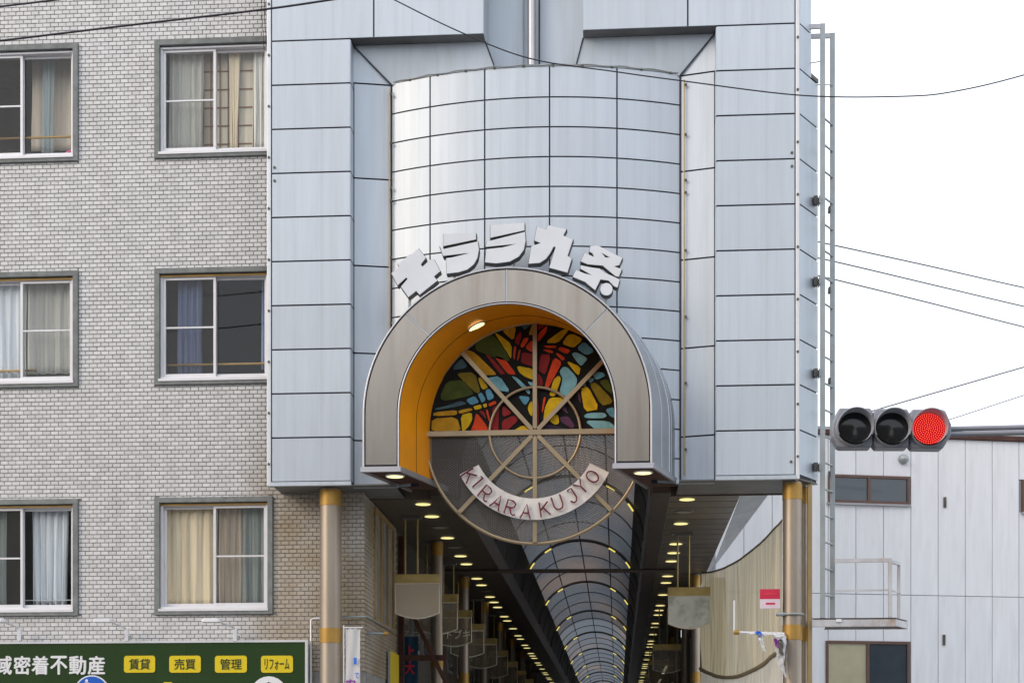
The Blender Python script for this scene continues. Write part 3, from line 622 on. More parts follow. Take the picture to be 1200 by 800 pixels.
aa = R(115); cc = arch_ang(RI,aa,17.80); hood_lamp(cc,.10,'round lamp set in the orange lining of the arch',Vector((-math.cos(aa),0,-math.sin(aa))))

# ---------------------------------------------------------------- round screen with stained glass
YS = 18.16; SC = P(627,507.5,YS); RS = 1.335
scr = empty('round_screen', (SC.x,YS,SC.z-RS), 'large round screen, stained glass above and wire mesh below, under the arch', 'screen')
def cpt(r, a, Y=YS): return Vector((SC.x+r*math.cos(a),Y,SC.z+r*math.sin(a)))
m = MB(); m.tube([cpt(RS,2*math.pi*k/96) for k in range(96)],.022,8,True); m.build('rim', M['frame'], scr)
MB().tube([cpt(.55,2*math.pi*k/60,YS-.035) for k in range(60)],.018,8,True).build('inner_ring', M['frame'], scr)
for a in (90,270,132,46,226,314): MB().bar(cpt(.03,R(a),YS-.03),cpt(RS-.01,R(a),YS-.03),.05,.045,(0,1,0)).build('spoke', M['frame'], scr)
MB().box(SC.x-RS+.02,SC.x+RS-.02,YS-.058,YS+.02,SC.z-.035,SC.z+.035).build('crossbar', M['frame'], scr, bevel=.008)
m = MB(); m.prism([cpt(RS-.01,math.pi*k/48,YS+.004) for k in range(49)],(0,.012,0)); m.build('leading', M['black'], scr)
c1,c2,c3,c4 = (500,370),(610,370),(500,435),(610,435)
pieces = [
(c1,'A',[(905,150),(1000,130),(1040,140),(1015,280),(905,190)]),(c1,'Y',[(800,205),(870,240),(990,335),(985,495),(940,420)]),
(c1,'G',[(600,280),(760,230),(830,290),(940,460),(960,520),(860,500),(690,440),(590,400)]),(c1,'A',[(440,430),(500,415),(570,440),(800,665),(780,680),(660,680)]),
(c1,'D',[(690,450),(740,470),(915,665),(870,680),(830,640)]),(c1,'R',[(795,475),(910,505),(1045,680),(960,675),(930,650)]),
(c1,'T',[(330,580),(410,500),(470,580),(440,610),(310,630)]),(c1,'D',[(1090,190),(1115,220),(1075,340),(1035,300),(1040,270)]),
(c1,'R',[(1140,265),(1190,260),(1185,290),(1130,370),(1100,350)]),(c1,'R',[(1020,370),(1050,360),(1030,510),(1015,480)]),
(c1,'R',[(1080,410),(1100,400),(1075,510),(1060,520)]),(c1,'Y',[(1065,590),(1220,620),(1245,640),(1245,740),(1160,710),(1090,660)]),
(c2,'T',[(10,100),(100,90),(110,110),(45,165)]),(c2,'A',[(95,215),(140,100),(150,130),(150,215)]),(c2,'R',[(60,370),(115,300),(150,300),(150,420),(110,410)]),
(c2,'D',[(20,430),(150,450),(150,590),(10,545)]),(c2,'R',[(210,210),(310,115),(300,190),(210,300)]),(c2,'D',[(210,105),(290,100),(210,170)]),
(c2,'Y',[(300,305),(470,180),(560,145),(540,190),(440,310)]),(c2,'Y',[(495,320),(565,225),(620,220),(710,265),(700,300),(620,365)]),
(c2,'C',[(665,380),(745,305),(860,410),(770,455)]),(c2,'R',[(270,350),(415,350),(410,375),(320,375)]),(c2,'R',[(440,395),(470,365),(580,400),(540,445)]),
(c2,'R',[(265,395),(330,395),(380,415),(370,435),(320,425)]),(c2,'R',[(415,440),(440,440),(520,490),(490,525)]),(c2,'D',[(240,455),(350,465),(290,680),(215,640),(220,560)]),
(c2,'R',[(390,500),(478,555),(400,700),(320,845),(290,820),(320,700)]),(c2,'B',[(605,450),(645,430),(720,460),(780,500),(710,580),(670,540)]),
(c2,'Y',[(540,530),(700,600),(680,690),(640,660)]),(c2,'B',[(470,650),(500,612),(545,615),(620,690),(655,745),(640,810),(560,900),(530,950),(500,945),(460,890),(500,740),(465,670)]),
(c4,'Y',[(390,100),(440,60),(470,90),(430,210),(400,280),(345,275),(360,200)]),(c4,'Y',[(345,315),(490,320),(460,380),(300,560),(275,570),(290,430)]),
(c4,'Y',[(340,580),(400,510),(440,520),(450,600),(410,620)]),(c4,'R',[(270,310),(295,310),(260,480),(250,450)]),(c4,'D',[(200,20),(250,80),(260,150),(200,230)]),
(c4,'D',[(195,300),(215,420),(210,620),(190,650)]),(c4,'Y',[(85,430),(110,370),(140,355),(140,520),(110,500)]),(c3,'C',[(1080,290),(1195,300),(1200,330),(1160,390),(1130,370)]),
(c3,'B',[(1000,60),(1070,85),(1200,210),(1200,265),(1120,190)]),(c4,'B',[(85,120),(140,130),(140,180),(110,160)]),(c4,'Y',[(710,215),(790,185),(915,430),(755,460)]),
(c4,'C',[(850,45),(900,5),(960,15),(990,50),(890,95)]),(c4,'C',[(790,100),(840,70),(860,100),(820,135)]),(c4,'C',[(730,155),(760,145),(765,170),(740,175)]),
(c4,'O',[(820,160),(890,140),(1070,330),(1050,370),(950,390)]),(c4,'G',[(930,120),(1020,95),(1060,190),(1075,260),(990,200)]),(c4,'C',[(1000,450),(1090,420),(1100,540),(1050,520)]),
(c4,'B',[(750,520),(800,490),(970,485),(1000,520),(960,545),(780,545)]),(c4,'B',[(765,580),(1020,585),(1095,640),(1095,695),(910,695)]),(c4,'P',[(480,440),(520,410),(560,500)]),
(c4,'P',[(470,540),(560,530),(630,630),(600,665),(480,590)]),(c4,'P',[(670,250),(690,250),(710,370),(680,330)]),(c4,'V',[(230,690),(300,610),(420,640),(600,690)]),
(c3,'T',[(110,430),(250,400),(390,350),(460,380),(330,415),(120,450)]),(c3,'C',[(465,335),(560,290),(610,360),(520,390)]),(c3,'C',[(600,270),(645,250),(690,330),(650,365)]),
(c3,'C',[(690,225),(740,205),(790,300),(720,340)]),(c3,'R',[(725,380),(800,345),(815,375),(740,410)]),(c3,'A',[(95,480),(340,455),(345,510),(90,520)]),
(c3,'A',[(375,460),(510,430),(535,455),(390,495)]),(c3,'Y',[(550,410),(630,390),(645,430),(570,450)]),(c3,'Y',[(660,390),(700,375),(705,410),(675,425)]),
(c3,'A',[(75,560),(340,540),(390,700),(70,700)]),(c3,'Y',[(405,520),(520,490),(530,560),(490,640),(430,700),(420,690)]),(c3,'R',[(580,500),(610,520),(700,640),(710,695),(520,695),(560,600)]),
(c3,'R',[(695,460),(715,450),(745,580),(735,600)]),(c3,'D',[(610,460),(670,470),(700,560)]),(c3,'D',[(770,440),(850,400),(840,540),(840,695),(770,695)]),
(c3,'D',[(890,400),(1000,490),(890,530)]),(c3,'D',[(890,580),(1020,520),(1070,570),(950,680),(890,690)]),(c3,'Y',[(1020,695),(1130,630),(1200,690)]),
(c3,'O',[(360,30),(560,20),(620,230),(580,250),(450,130)]),(c3,'Y',[(605,80),(640,75),(720,185),(650,210)]),(c3,'B',[(710,85),(850,60),(970,235),(830,215),(740,130)]),
(c3,'G',[(240,130),(420,110),(540,260),(460,290),(220,340),(170,300)])]
def soften(poly):
    out = []
    n = len(poly)
    for i in range(n):
        a,b = poly[i],poly[(i+1)%n]
        out += [tuple(a[k]*.82+b[k]*.18 for k in (0,1)), tuple(a[k]*.18+b[k]*.82 for k in (0,1))]
    return out
for org,ck,poly in pieces:
    gx,gy = sum(p[0] for p in poly)/len(poly),sum(p[1] for p in poly)/len(poly)
    pts = [P(org[0]+(gx+(x-gx)*1.10)/10,org[1]+(gy+(yv-gy)*1.10)/10,YS-.008) for x,yv in soften(poly)]
    MB().prism(pts,(0,.009,0)).build('glass_piece', M['gl'+ck], scr)
# expanded metal: crossing strands clipped to the lower half disc
m = MB(); cw, ch = .052, .030; sl = ch/cw; rr = RS-.02
for sgn in (-1,1):
    k = -rr*(1+sl)-.1
    while k < rr*(1+sl)+.1:
        # line z = k + sgn*sl*x
        A = 1+sl*sl; B = 2*k*sgn*sl; C = k*k-rr*rr; D = B*B-4*A*C
        if D > 0:
            xa,xb = (-B-math.sqrt(D))/(2*A),(-B+math.sqrt(D))/(2*A)
            xc = (-.03-k)/(sgn*sl)
            if sgn > 0: xb = min(xb,xc)
            else: xa = max(xa,xc)
            if xb-xa > .02: m.bar((SC.x+xa,YS+.006*sgn,SC.z+k+sgn*sl*xa),(SC.x+xb,YS+.006*sgn,SC.z+k+sgn*sl*xb),.0058,.0058,(0,1,0))
        k += ch
m.build('wire_mesh', M['mesh'], scr, kind='stuff')

# neon board KIRARA KUJYO
NC = P(626,511,YS-.09); pxm = 18.07/1760.
board = empty('neon_sign', (NC.x,YS-.09,NC.z-98*pxm), 'curved white board with red neon lettering KIRARA KUJYO on the round screen', 'sign')
def nb(r,a,Y): return Vector((NC.x+r*pxm*math.cos(a),Y,NC.z+r*pxm*math.sin(a)))
a0,a1 = R(206.5),R(333.5)
arc_o = [nb(98,a0+(a1-a0)*k/40,YS-.10) for k in range(41)]; arc_i = [nb(73,a1-(a1-a0)*k/40,YS-.10) for k in range(41)]
m = MB()
for k in range(40): m.prism([arc_o[k],arc_o[k+1],arc_i[39-k],arc_i[40-k]],(0,.025,0))
m = MB(); oo = arc_o; ii = arc_i[::-1]; v = Vector((0,.025,0))
m.grid([oo,ii],False); m.grid([[p+v for p in ii],[p+v for p in oo]],False); m.grid([[p+v for p in oo],oo],False); m.grid([ii,[p+v for p in ii]],False); m.build('board', M['bannerwhite'], board)
STK = {'K':[[(0,0),(0,1)],[(.62,1),(.05,.45),(.25,.6),(.7,0)]],'I':[[(.12,.95),(.3,1),(.3,0)]],'R':[[(0,0),(0,1),(.4,1),(.62,.85),(.6,.6),(.4,.48),(.03,.48)],[(.3,.48),(.5,.08),(.66,.0),(.8,.1)]],
'A':[[(0,0),(.1,.15),(.38,1),(.72,0)],[(.2,.35),(.6,.35)]],'U':[[(0,1),(0,.3),(.12,.05),(.35,0),(.55,.06),(.66,.3),(.66,1)]],'J':[[(.2,1),(.5,1),(.5,.25),(.35,.02),(.12,.0),(0,.22)]],
'Y':[[(0,1),(.33,.55),(.66,1)],[(.33,.55),(.33,0)]],'O':[[(.35+.35*math.cos(t*.5236),.5+.48*math.sin(t*.5236)) for t in range(13)]]}
let = [('K',150,165),('I',213,212),('R',265,285),('A',345,345),('R',440,385),('A',545,410),('K',680,395),('U',772,352),('J',878,300),('Y',938,240),('O',1015,170)]
for ch_,zx,zy in let:
    ang = math.atan2(-(zy+114),zx-606); up = Vector((-math.cos(ang),0,-math.sin(ang))); ri_ = Vector((-up.z*-1,0,-up.x)) 
    ri_ = Vector((up.z,0,-up.x)); c = P(525+zx/6,530+zy/6,YS-.135); s = .165
    m = MB()
    for st in STK[ch_]:
        pts = [c+ri_*(p[0]-.34)*s+up*(p[1]-.5)*s for p in st]
        m.tube(pts,.0105,6)
    for p in (STK[ch_][0][0],STK[ch_][0][-1]):
        q = c+ri_*(p[0]-.34)*s+up*(p[1]-.5)*s; m.cyl(q,q+Vector((0,.035,0)),.008,6)
    m.build('neon_letter', M['neon'], board)

# ---------------------------------------------------------------- roof letters
sgn_ = empty('gate_sign', (HC.x,17.55,HC.z+RO), 'row of white box letters standing along the top of the arch hood', 'sign')
A_ = lambda L: [(450+x/8,255+y/8) for x,y in L]; B_ = lambda L: [(590+x/8,255+y/8) for x,y in L]; C_ = lambda L: [(440+x/3.75,250+y/3.75) for x,y in L]
letters = [
 [A_([(70,522),(142,462),(130,437),(238,350),(246,358),(325,290),(392,378),(345,440),(362,462),(432,396),(472,396),(527,502),(468,552),(500,590),(335,722),(302,688),(230,745),(160,648),(222,575),(208,562),(128,635)])],
 [A_([(557,155),(862,148),(862,205),(557,268)]),A_([(528,285),(540,300),(880,225),(890,300),(875,380),(840,440),(780,487),(700,512),(590,525),(583,382),(640,374),(800,335),(760,335),(555,360)])],
 [C_([(505,52),(655,42),(655,75),(505,108)]),C_([(490,125),(657,82),(660,120),(652,160),(630,190),(590,212),(530,220),(482,215),(487,158),(560,150),(620,135),(590,137),(485,148)])],
 [B_([(315,82),(400,115),(415,72),(590,110),(560,170),(652,205),(600,360),(640,385),(600,515),(430,470),(490,278),(470,272),(440,330),(400,385),(340,425),(235,432),(262,270),(350,240),(290,215)])],
 [B_([(815,268),(885,262),(1115,380),(1085,445),(1035,458),(1110,485),(1080,555),(1050,548),(930,450),(790,438),(725,410),(760,332),(850,370),(835,335),(805,318)]),B_([(915,328),(1000,375),(955,375)]),
  B_([(725,448),(830,470),(900,478),(945,515),(1090,580),(1070,655),(1040,645),(985,590),(910,580),(860,680),(785,620),(770,605),(650,555),(680,490),(760,525),(830,540),(720,478)]),
  B_([(965+58*math.cos(t*.3927),672+58*math.sin(t*.3927)) for t in range(16)])]]
YL = 17.5
for li,polys in enumerate(letters):
    def mp3(p,Y): return P(p[0],p[1],YL)+Vector((0,Y,0))
    def build_(depth,yoff,mk,nm,par,grow=0.):
        m = MB()
        v,f = curve_poly([[(P(x,y,YL).x,P(x,y,YL).z) for x,y in pl] for pl in polys],depth,grow)
        m.add([(a[0],YL+yoff-a[2],a[1]) for a in v],f); return m.build(nm,M[mk],par)
    L0 = build_(.11,.065,'signside','letter',sgn_,.006); build_(.012,.0,'signwhite','letter_face',L0)
    # thin bright return edge near the face
    pl = max(polys,key=len); xs_ = [a[0] for a in pl]; ymx = max(a[1] for a in pl)
    for fx in (.35,.7):
        xx = min(xs_)+fx*(max(xs_)-min(xs_)); p = P(xx,ymx-4,YL); c = hood_c(YL+.1); dxx = p.x-c
        zt = HC.z+math.sqrt(max(.1,RO*RO-dxx*dxx))
        if p.z > zt: MB().box(p.x-.015,p.x+.015,YL+.09,YL+.12,zt-.01,p.z+.02).build('bracket', M['galv'], L0)

# ---------------------------------------------------------------- columns
def column(px,Y,r,label,z1=5.09,X=None,bands=True,grp=None):
    x = PX(px,Y) if X is None else X
    o = empty('column',(x,Y,.12),label,'column',grp)
    MB().cyl((x,Y,.12),(x,Y,z1),r,24).build('shaft',M['steel'],o)
    for za,zb in (((4.88,5.07),(3.2,3.38)) if bands else ()):
        MB().cyl((x,Y,za),(x,Y,zb),r+.006,24).build('band',M['gold'],o)
    MB().cyl((x,Y,.12),(x,Y,.3),r+.02,24).build('base',M['steel'],o)
column(387.5,18.25,.132,'steel column with two gold bands in front of the tiled wall')
column(928.5,18.22,.112,'steel column with gold bands under the right end of the gate'); column(940.5,18.5,.075,'thinner coppery column just behind the right gate column')
for i,Yc in enumerate((22.5,26.5,30.5,34.5,38.5,42.5)):
    column(0,Yc,.09,['steel column behind the first hanging acrylic sign on the left','second steel column down the left aisle']
           [i] if i < 2 else 'slim banded column farther down the left aisle of the arcade',X=-2.72,grp='columns of the left aisle')
for i,Yc in enumerate((26.5,30.5,34.5,38.5)):
    column(0,Yc,.08,'slim banded column beside the beige net in the right aisle' if i == 0 else 'slim banded column farther down the right aisle of the arcade',X=1.36,grp='columns of the right aisle')

# ---------------------------------------------------------------- arcade roof and aisles
VX, VA, VB, VZ, ZC, YE = -.79, 1.24, 1.10, 5.42, 5.10, 100.
roof = empty('arcade_roof',(VX,19.0,ZC),'long barrel vaulted arcade roof with ribs and lit tubes','roof')
def vp(a,Y,s=1.): return Vector((VX+VA*s*math.cos(a),Y,VZ+VB*s*math.sin(a)))
m = MB(); rws = []; Y = 18.98; k = 0
while Y < YE:
    for off,am in ((0,.0),(.13,.05),(.16,.052),(.185,.02)):
        rws.append([vp(R(22)+(R(158)-R(22))*i/26,Y+off,1+am) for i in range(27)])
    Y += .2
m.grid(rws); m.build('corrugated_sheet', M['sheet'], roof)
m = MB()
for s in (0,1):
    rws = [[vp((R(0)+R(31)*i/8) if s == 0 else math.pi-R(31)*i/8,Yv,.985) for i in range(9)] for Yv in (18.97,YE)]
    m.grid(rws)
m.build('upstand', M['upstand'], roof)
for a in (60,90,120): MB().tube([vp(R(a),19.2,.985),vp(R(a),YE,.985)],.014,6).build('purlin', M['rib'], roof)
inner = [vp(math.pi*i/32,18.96,.965) for i in range(33)]
def to_box(p):
    d = p-Vector((VX,18.96,VZ)); k = min(abs((2.9 if d.x > 0 else 3.4)/d.x) if abs(d.x) > 1e-4 else 99, 5.2/d.z if d.z > 1e-4 else 99); return Vector((VX,18.96,VZ))+d*k
MB().grid([inner,[to_box(p) for p in inner]],False).build('rear_wall', M['shopwall2'], roof)
MB().box(-4.2,VX-VA*.965,18.955,18.975,5.08,VZ+.01).build('rear_wall', M['shopwall2'], roof); MB().box(VX+VA*.965,2.1,18.955,18.975,5.08,VZ+.01).build('rear_wall', M['shopwall2'], roof)
m = MB(); Y = 19.15
while Y < 48:
    m.tube([vp(R(22)+(R(158)-R(22))*i/22,Y,.999) for i in range(23)],.006,4,cap=False); Y += .2
m.build('sheet_ridges', M['ridge'], roof, kind='stuff')
ribY = [24.7+6.8*k for k in range(11)]
for Yr in ribY:
    MB().tube([vp(math.pi*i/28,Yr,.972) for i in range(29)],.034,6).build('rib', M['rib'], roof)
for Yr in [24.7+2.27*k for k in range(-2,32)]:
    if min(abs(Yr-y) for y in ribY) > .3: MB().tube([vp(math.pi*i/24,Yr,.98) for i in range(25)],.013,5).build('rib', M['rib'], roof)
BX = [(-2.36,-2.02),(.42,.66)]
for x0,x1 in BX: MB().box(x0,x1,18.75,YE,ZC-.02,ZC+.42).build('edge_beam', M['beam'], roof, bevel=.01)
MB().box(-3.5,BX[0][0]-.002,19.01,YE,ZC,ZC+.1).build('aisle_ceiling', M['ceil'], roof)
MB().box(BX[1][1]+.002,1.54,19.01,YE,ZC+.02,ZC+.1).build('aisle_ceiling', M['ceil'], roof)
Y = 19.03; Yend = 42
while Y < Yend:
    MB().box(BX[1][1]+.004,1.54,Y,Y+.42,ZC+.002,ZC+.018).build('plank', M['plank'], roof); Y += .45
for i in range(4):
    def e_(Yq): t = (Yq-18.35)/8.2; return 1.545+.08*t, 1.98-.32*t
    ya,yb = 18.55+i*2.0, 18.55+(i+1)*2.0-.02; (l0,r0),(l1,r1) = e_(ya),e_(yb)
    MB().prism([(l0,ya,ZC+.004),(r0,ya,ZC+.09),(r1,yb,ZC+.09),(l1,yb,ZC+.004)],(0,0,.02)).build('light_soffit', M['lightgrey'], roof)
# tube lights on the ribs
tubeme = None
for Yr in ribY[:10]:
    for a in (31,55,125,149):
        pts = [vp(R(a+d),Yr-.06,.94) for d in (-4,-1.5,1.5,4)]
        MB().tube(pts,.015,6).build('tube_lamp', M['tubelamp'], None,'short yellow tube lamp on a rib of the vaulted arcade roof','lamp','tube lamps on the vault ribs')
# downlights
rim_me = MB().grid([[(r*math.cos(2*math.pi*k/20),r*math.sin(2*math.pi*k/20),z) for k in range(20)] for r,z in ((.128,0),(.124,-.014),(.10,-.014))],True,True).build('lamp_ring',M['soffit'],mesh_only=True)
len_me = MB().disc((0,0,0),.10,'z',20).build('lamp_lens',M['lamp'],mesh_only=True); off_me = MB().disc((0,0,0),.10,'z',20).build('lamp_lens',M['lampoff'],mesh_only=True)
def downlight(x,Y,on,side):
    o = empty('downlight',(x,Y,ZC-.002),f'{"lit" if on else "unlit"} round downlight in the {side} aisle ceiling of the arcade','lamp',f'{"lit" if on else "unlit"} downlights in the {side} aisle')
    inst('lamp_ring',rim_me,(x,Y,ZC-.002),o); inst('lamp_lens',len_me if on else off_me,(x,Y,ZC-.012),o)
pat = [1,1,0,1,0,1,1,0,1,1,0,1,1,1,0]
for k in range(46): downlight(-2.52-.05*0,19.35+.93*k,pat[k%15],'left')
pat2 = [1,0,1,0,1,1,1,0,1]
for k in range(46): downlight(.88,19.25+.93*k,pat2[k%9],'right')
# tie rod across the arcade
MB().cyl((-3.1,25.5,ZC-.05),(1.0,25.5,ZC-.07),.035,8).build('tie_rod',M['beam'],None,'brown rod spanning the arcade between both aisles','rod')

# hanging acrylic signs
def hanging(xr,Y,label,mk='acrylic2',txt=None,rods=True,grp='hanging acrylic shop signs'):
    x0,x1 = xr-.62,xr; zt = 4.31; o = empty('hanging_sign',((x0+x1)/2,Y,zt-.62),label,'sign',grp)
    MB().box(x0,x1,Y-.05,Y+.05,zt-.12,zt).build('top_bar',M['brass'],o,bevel=.006)
    for f in (.23,.50): MB().cyl((x0+f*.62,Y,zt),(x0+f*.62,Y,ZC),.013,8).build('rod',M['brass'],o)
    MB().box(x0+.1,x0+.36,Y-.06,Y+.06,ZC-.04,ZC-.001).build('ceiling_plate',M['soffit'],o)
    n = 12; pts = [(x0+.01,zt-.125),(x1-.01,zt-.125)]
    pts += [(x1-.01-(.60)*k/n, zt-.53-.07*math.sin(math.pi*k/n)) for k in range(n+1)]
    m = MB(); m.prism([Vector((a,Y-.02,b)) for a,b in pts],(0,.04,0)); pn = m.build('plate',M[mk],o)
    ed = [Vector((a,Y-.022,b)) for a,b in pts]
    MB().tube(ed,.010,5,True).build('plate_edge',M['acredge'],o)
    if txt:
        t = MB(); wall_text(t,txt,((x0+x1)/2,Y-.026,zt-.40),.14*len(txt),.15,.01); t.build('lettering',M['acredge'],o)
ly = [20.3,22.6,24.8,27.1,30,33,36.2,39.5,43,47,51]
for i,Yh in enumerate(ly):
    hanging(-2.41,Yh,['milky acrylic hanging sign nearest the tiled wall','second hanging acrylic sign of the left row, reading 司','third hanging acrylic sign of the left row, reading コトブキ'][i] if i < 3 else f'{[0,0,0,"fourth","fifth","sixth","seventh","eighth","ninth","tenth","eleventh"][i]} hanging sign from the street in the left row, clear with brass bar',
            'acrylic' if i == 0 else 'acrylic2',[None,'司','コトブキ'][i] if i < 3 else None)
for i,Yh in enumerate((22.0,31.6,36.,41.)):
    hanging(1.345,Yh,'whitish hanging sign with flaking dark paint beside the net' if i == 0 else f'{[0,"second","third","fourth"][i]} hanging sign from the street in the right row','flaking' if i == 0 else 'acrylic2')

# shops along the left aisle (dark, partly hidden)
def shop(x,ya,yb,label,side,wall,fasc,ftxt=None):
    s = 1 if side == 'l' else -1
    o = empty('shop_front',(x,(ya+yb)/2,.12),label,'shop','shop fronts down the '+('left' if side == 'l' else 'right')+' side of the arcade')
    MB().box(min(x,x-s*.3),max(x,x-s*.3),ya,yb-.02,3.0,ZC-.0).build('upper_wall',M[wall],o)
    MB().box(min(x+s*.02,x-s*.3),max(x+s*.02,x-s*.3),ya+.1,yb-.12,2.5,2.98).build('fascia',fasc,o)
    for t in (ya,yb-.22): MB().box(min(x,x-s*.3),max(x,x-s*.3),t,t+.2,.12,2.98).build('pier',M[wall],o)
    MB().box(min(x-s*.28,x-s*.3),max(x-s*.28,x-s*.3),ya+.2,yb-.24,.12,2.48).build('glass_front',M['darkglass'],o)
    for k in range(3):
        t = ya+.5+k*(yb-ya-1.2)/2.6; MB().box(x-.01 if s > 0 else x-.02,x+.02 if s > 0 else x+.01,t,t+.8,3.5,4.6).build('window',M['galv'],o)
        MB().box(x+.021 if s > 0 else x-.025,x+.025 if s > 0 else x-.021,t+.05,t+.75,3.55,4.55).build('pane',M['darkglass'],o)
fc = [M['rust'],M['green'],M['inkblue'],M['yellow'],M['white'],M['redcard']]
yy = 21.3; i = 0
while yy < 90:
    L_ = 5.6 if i%2 else 4.4
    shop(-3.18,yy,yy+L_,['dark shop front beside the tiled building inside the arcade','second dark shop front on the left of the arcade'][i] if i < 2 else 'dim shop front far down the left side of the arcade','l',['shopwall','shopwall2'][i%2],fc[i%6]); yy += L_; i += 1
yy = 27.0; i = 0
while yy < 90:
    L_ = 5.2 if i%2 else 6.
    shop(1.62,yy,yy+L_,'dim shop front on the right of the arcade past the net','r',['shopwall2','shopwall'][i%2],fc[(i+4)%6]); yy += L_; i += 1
# rusty steel frame with brace by the first shop
o = empty('steel_frame',(-3.05,21.4,.12),'rusty steel frame with diagonal brace under the first hanging signs','frame')
MB().box(-3.14,-3.06,21.35,21.43,.12,5.0).build('post',M['rust'],o); MB().box(-3.055,-2.45,21.36,21.42,3.22,3.30).build('beam',M['rust'],o); MB().bar((-2.99,21.31,4.0),(-2.3,21.31,2.6),.045,.06).build('brace',M['rust'],o)
# blue flag and yellow board
fl = empty('blue_flag',(-3.05,22.0,2.0),'dark blue hanging flag with red lettering beside the steel frame','flag')
m = MB(); m.grid([[(PX(471,22.)+.24*i/8,22.+.015*math.sin(i*1.3+j*.4),3.62-1.8*j/12) for i in range(9)] for j in range(13)]); m.build('cloth',M['flagblue'],fl)
MB().cyl((PX(471,22.)-.03,22.,3.64),(PX(471,22.)+.27,22.,3.64),.012,8).build('rod',M['galv'],fl)
t = MB()
for k,ch_ in enumerate('上大'): wall_text(t,ch_,(PX(471,22.)+.12,21.97,3.40-.24*k),.15,.2,.04)
t.build('lettering',M['inkred'],fl)
o = empty('yellow_board',(XR+.03,20.8,2.0),'yellow board fixed to the tiled side wall','sign'); MB().box(XR+.022,XR+.045,20.3,21.15,2.2,3.28).build('plate',M['yellow'],o); 
MB().box(XR+.02,XR+.05,20.27,20.299,2.2,3.28).build('edge',M['galv'],o)
# white banner by the left column
bn = empty('white_banner',(PX(413,18.2),18.2,2.0),'white banner flag with blue and purple lettering beside the left column','banner')
bx0,bx1 = PX(404,18.2),PX(423,18.2)
m = MB(); m.grid([[(bx0+.01+(bx1-bx0-.02)*i/8,18.2+.012*math.sin(i*1.1+j*.6),PZ(413,736,18.2)-1.7*j/14-.012*math.sin(i*2.)) for i in range(9)] for j in range(15)]); m.build('cloth',M['flag'],bn)
MB().cyl((bx0-.012,18.2,1.0),(bx0-.012,18.2,PZ(404,732,18.2)),.008,8).build('pole',M['white'],bn); MB().cyl((bx0-.02,18.2,PZ(413,735,18.2)),(bx1+.02,18.2,PZ(413,735,18.2)),.008,8).build('crossbar',M['white'],bn)
t = MB(); wall_text(t,'て',(PX(418,18.17),18.17,PZ(418,791,18.17)),.05,.07,.02); t.build('lettering',M['inkblue'],bn)
t = MB(); MB_ = t.box(PX(414.5,18.17),PX(418.,18.17),18.168,18.172,PZ(416,778,18.17),PZ(416,770,18.17)); t.build('mark',M['inkblue'],bn)
t = MB(); wall_text(t,'安',(PX(411,18.17),18.17,PZ(411,801,18.17)),.12,.12,.03); t.build('lettering',M['inkpurple'],bn)
o = empty('banner_rod',(PX(440,18.6),18.6,3.2),'short grey rod with gold tip reaching out past the white banner','rod')
pa,pb = Vector((XR+.0,18.9,PZ(452,742,18.7))),P(450,742,18.7); pa = P(424,741,18.7)
MB().cyl(pa,pb,.016,8).build('shaft',M['galv'],o); MB().cyl(pb,pb+Vector((.05,0,0)),.028,10).build('tip',M['gold'],o)
# conduit
m = MB(); m.tube([P(364.5,820,18.42),P(364.5,726,18.42),P(367,724.5,18.42),P(376,724,18.42)],.014,8); m.build('conduit_pipe',M['trim'],None,'pale conduit pipe bending behind the left column','pipe')
m = MB(); m.tube([P(400,723,18.44),P(425,722,18.44),(XR+.03,18.5,PZ(427,722,18.5)),(XR+.03,21.0,PZ(427,722,18.5)+.03)],.012,8); m.build('conduit_pipe',M['galv'],None,'thin pipe running round the tiled corner into the arcade','pipe')

# ---------------------------------------------------------------- green billboard and its lamps
YG = 18.36; GX1 = PX(357.5,YG); gz1 = PZ(180,753,YG)
gb = empty('billboard',((GX1-9)/2,YG,1.6),'dark green billboard with white and yellow Japanese lettering','billboard')
MB().box(-9.6,PX(80,YG),YG,YG+.07,1.9,gz1).build('board_panel',M['green'],gb); MB().box(PX(80,YG)+.002,PX(219,YG),YG,YG+.07,1.9,gz1).build('board_panel',M['green'],gb); MB().box(PX(219,YG)+.002,GX1,YG,YG+.07,1.9,gz1).build('board_panel',M['green'],gb)
m = MB(); m.box(-9.6,GX1+.035,YG-.012,YG+.08,gz1+.001,gz1+.028); m.box(GX1+.002,GX1+.035,YG-.012,YG+.08,1.9,gz1); m.build('white_edge',M['trim'],gb)
for ch_,cxp in zip('域密着不動産',(4,26,47,69,91,113)):
    t = MB()
    for q,(ox,oz) in enumerate(((-.007,0),(.007,0),(0,.005),(0,-.005),(0,0))): wall_text(t,ch_,(PX(cxp,YG-.004)+ox,YG-.004-.0007*q,PZ(cxp,779,YG)+oz),.208,.226,.0,.006)
    t.build('letter',M['white'],gb)
def rrect(x0,x1,z0,z1,r,Y,n=5):
    pts = []
    for cx,cz,a0 in ((x1-r,z1-r,0),(x0+r,z1-r,90),(x0+r,z0+r,180),(x1-r,z0+r,270)):
        pts += [Vector((cx+r*math.cos(R(a0+90*k/n)),Y,cz+r*math.sin(R(a0+90*k/n)))) for k in range(n+1)]
    return pts
for body,a,b in (('賃貸',145.5,182),('売買',198.5,235.5),('管理',252,289.5),('リフォーム',306,343.5)):
    m = MB(); x0,x1 = PX(a,YG),PX(b,YG); cz = PZ((a+b)/2,777.7,YG); m.prism(rrect(x0,x1,cz-.105,cz+.105,.035,YG-.008),(0,.006,0)); pl = m.build('plate',M['yellow'],gb)
    t = MB(); wall_text(t,body,((x0+x1)/2,YG-.011,cz),.27 if len(body) < 3 else .31,.135,.008,.005); t.build('lettering',M['darkgreen_ink'],pl)
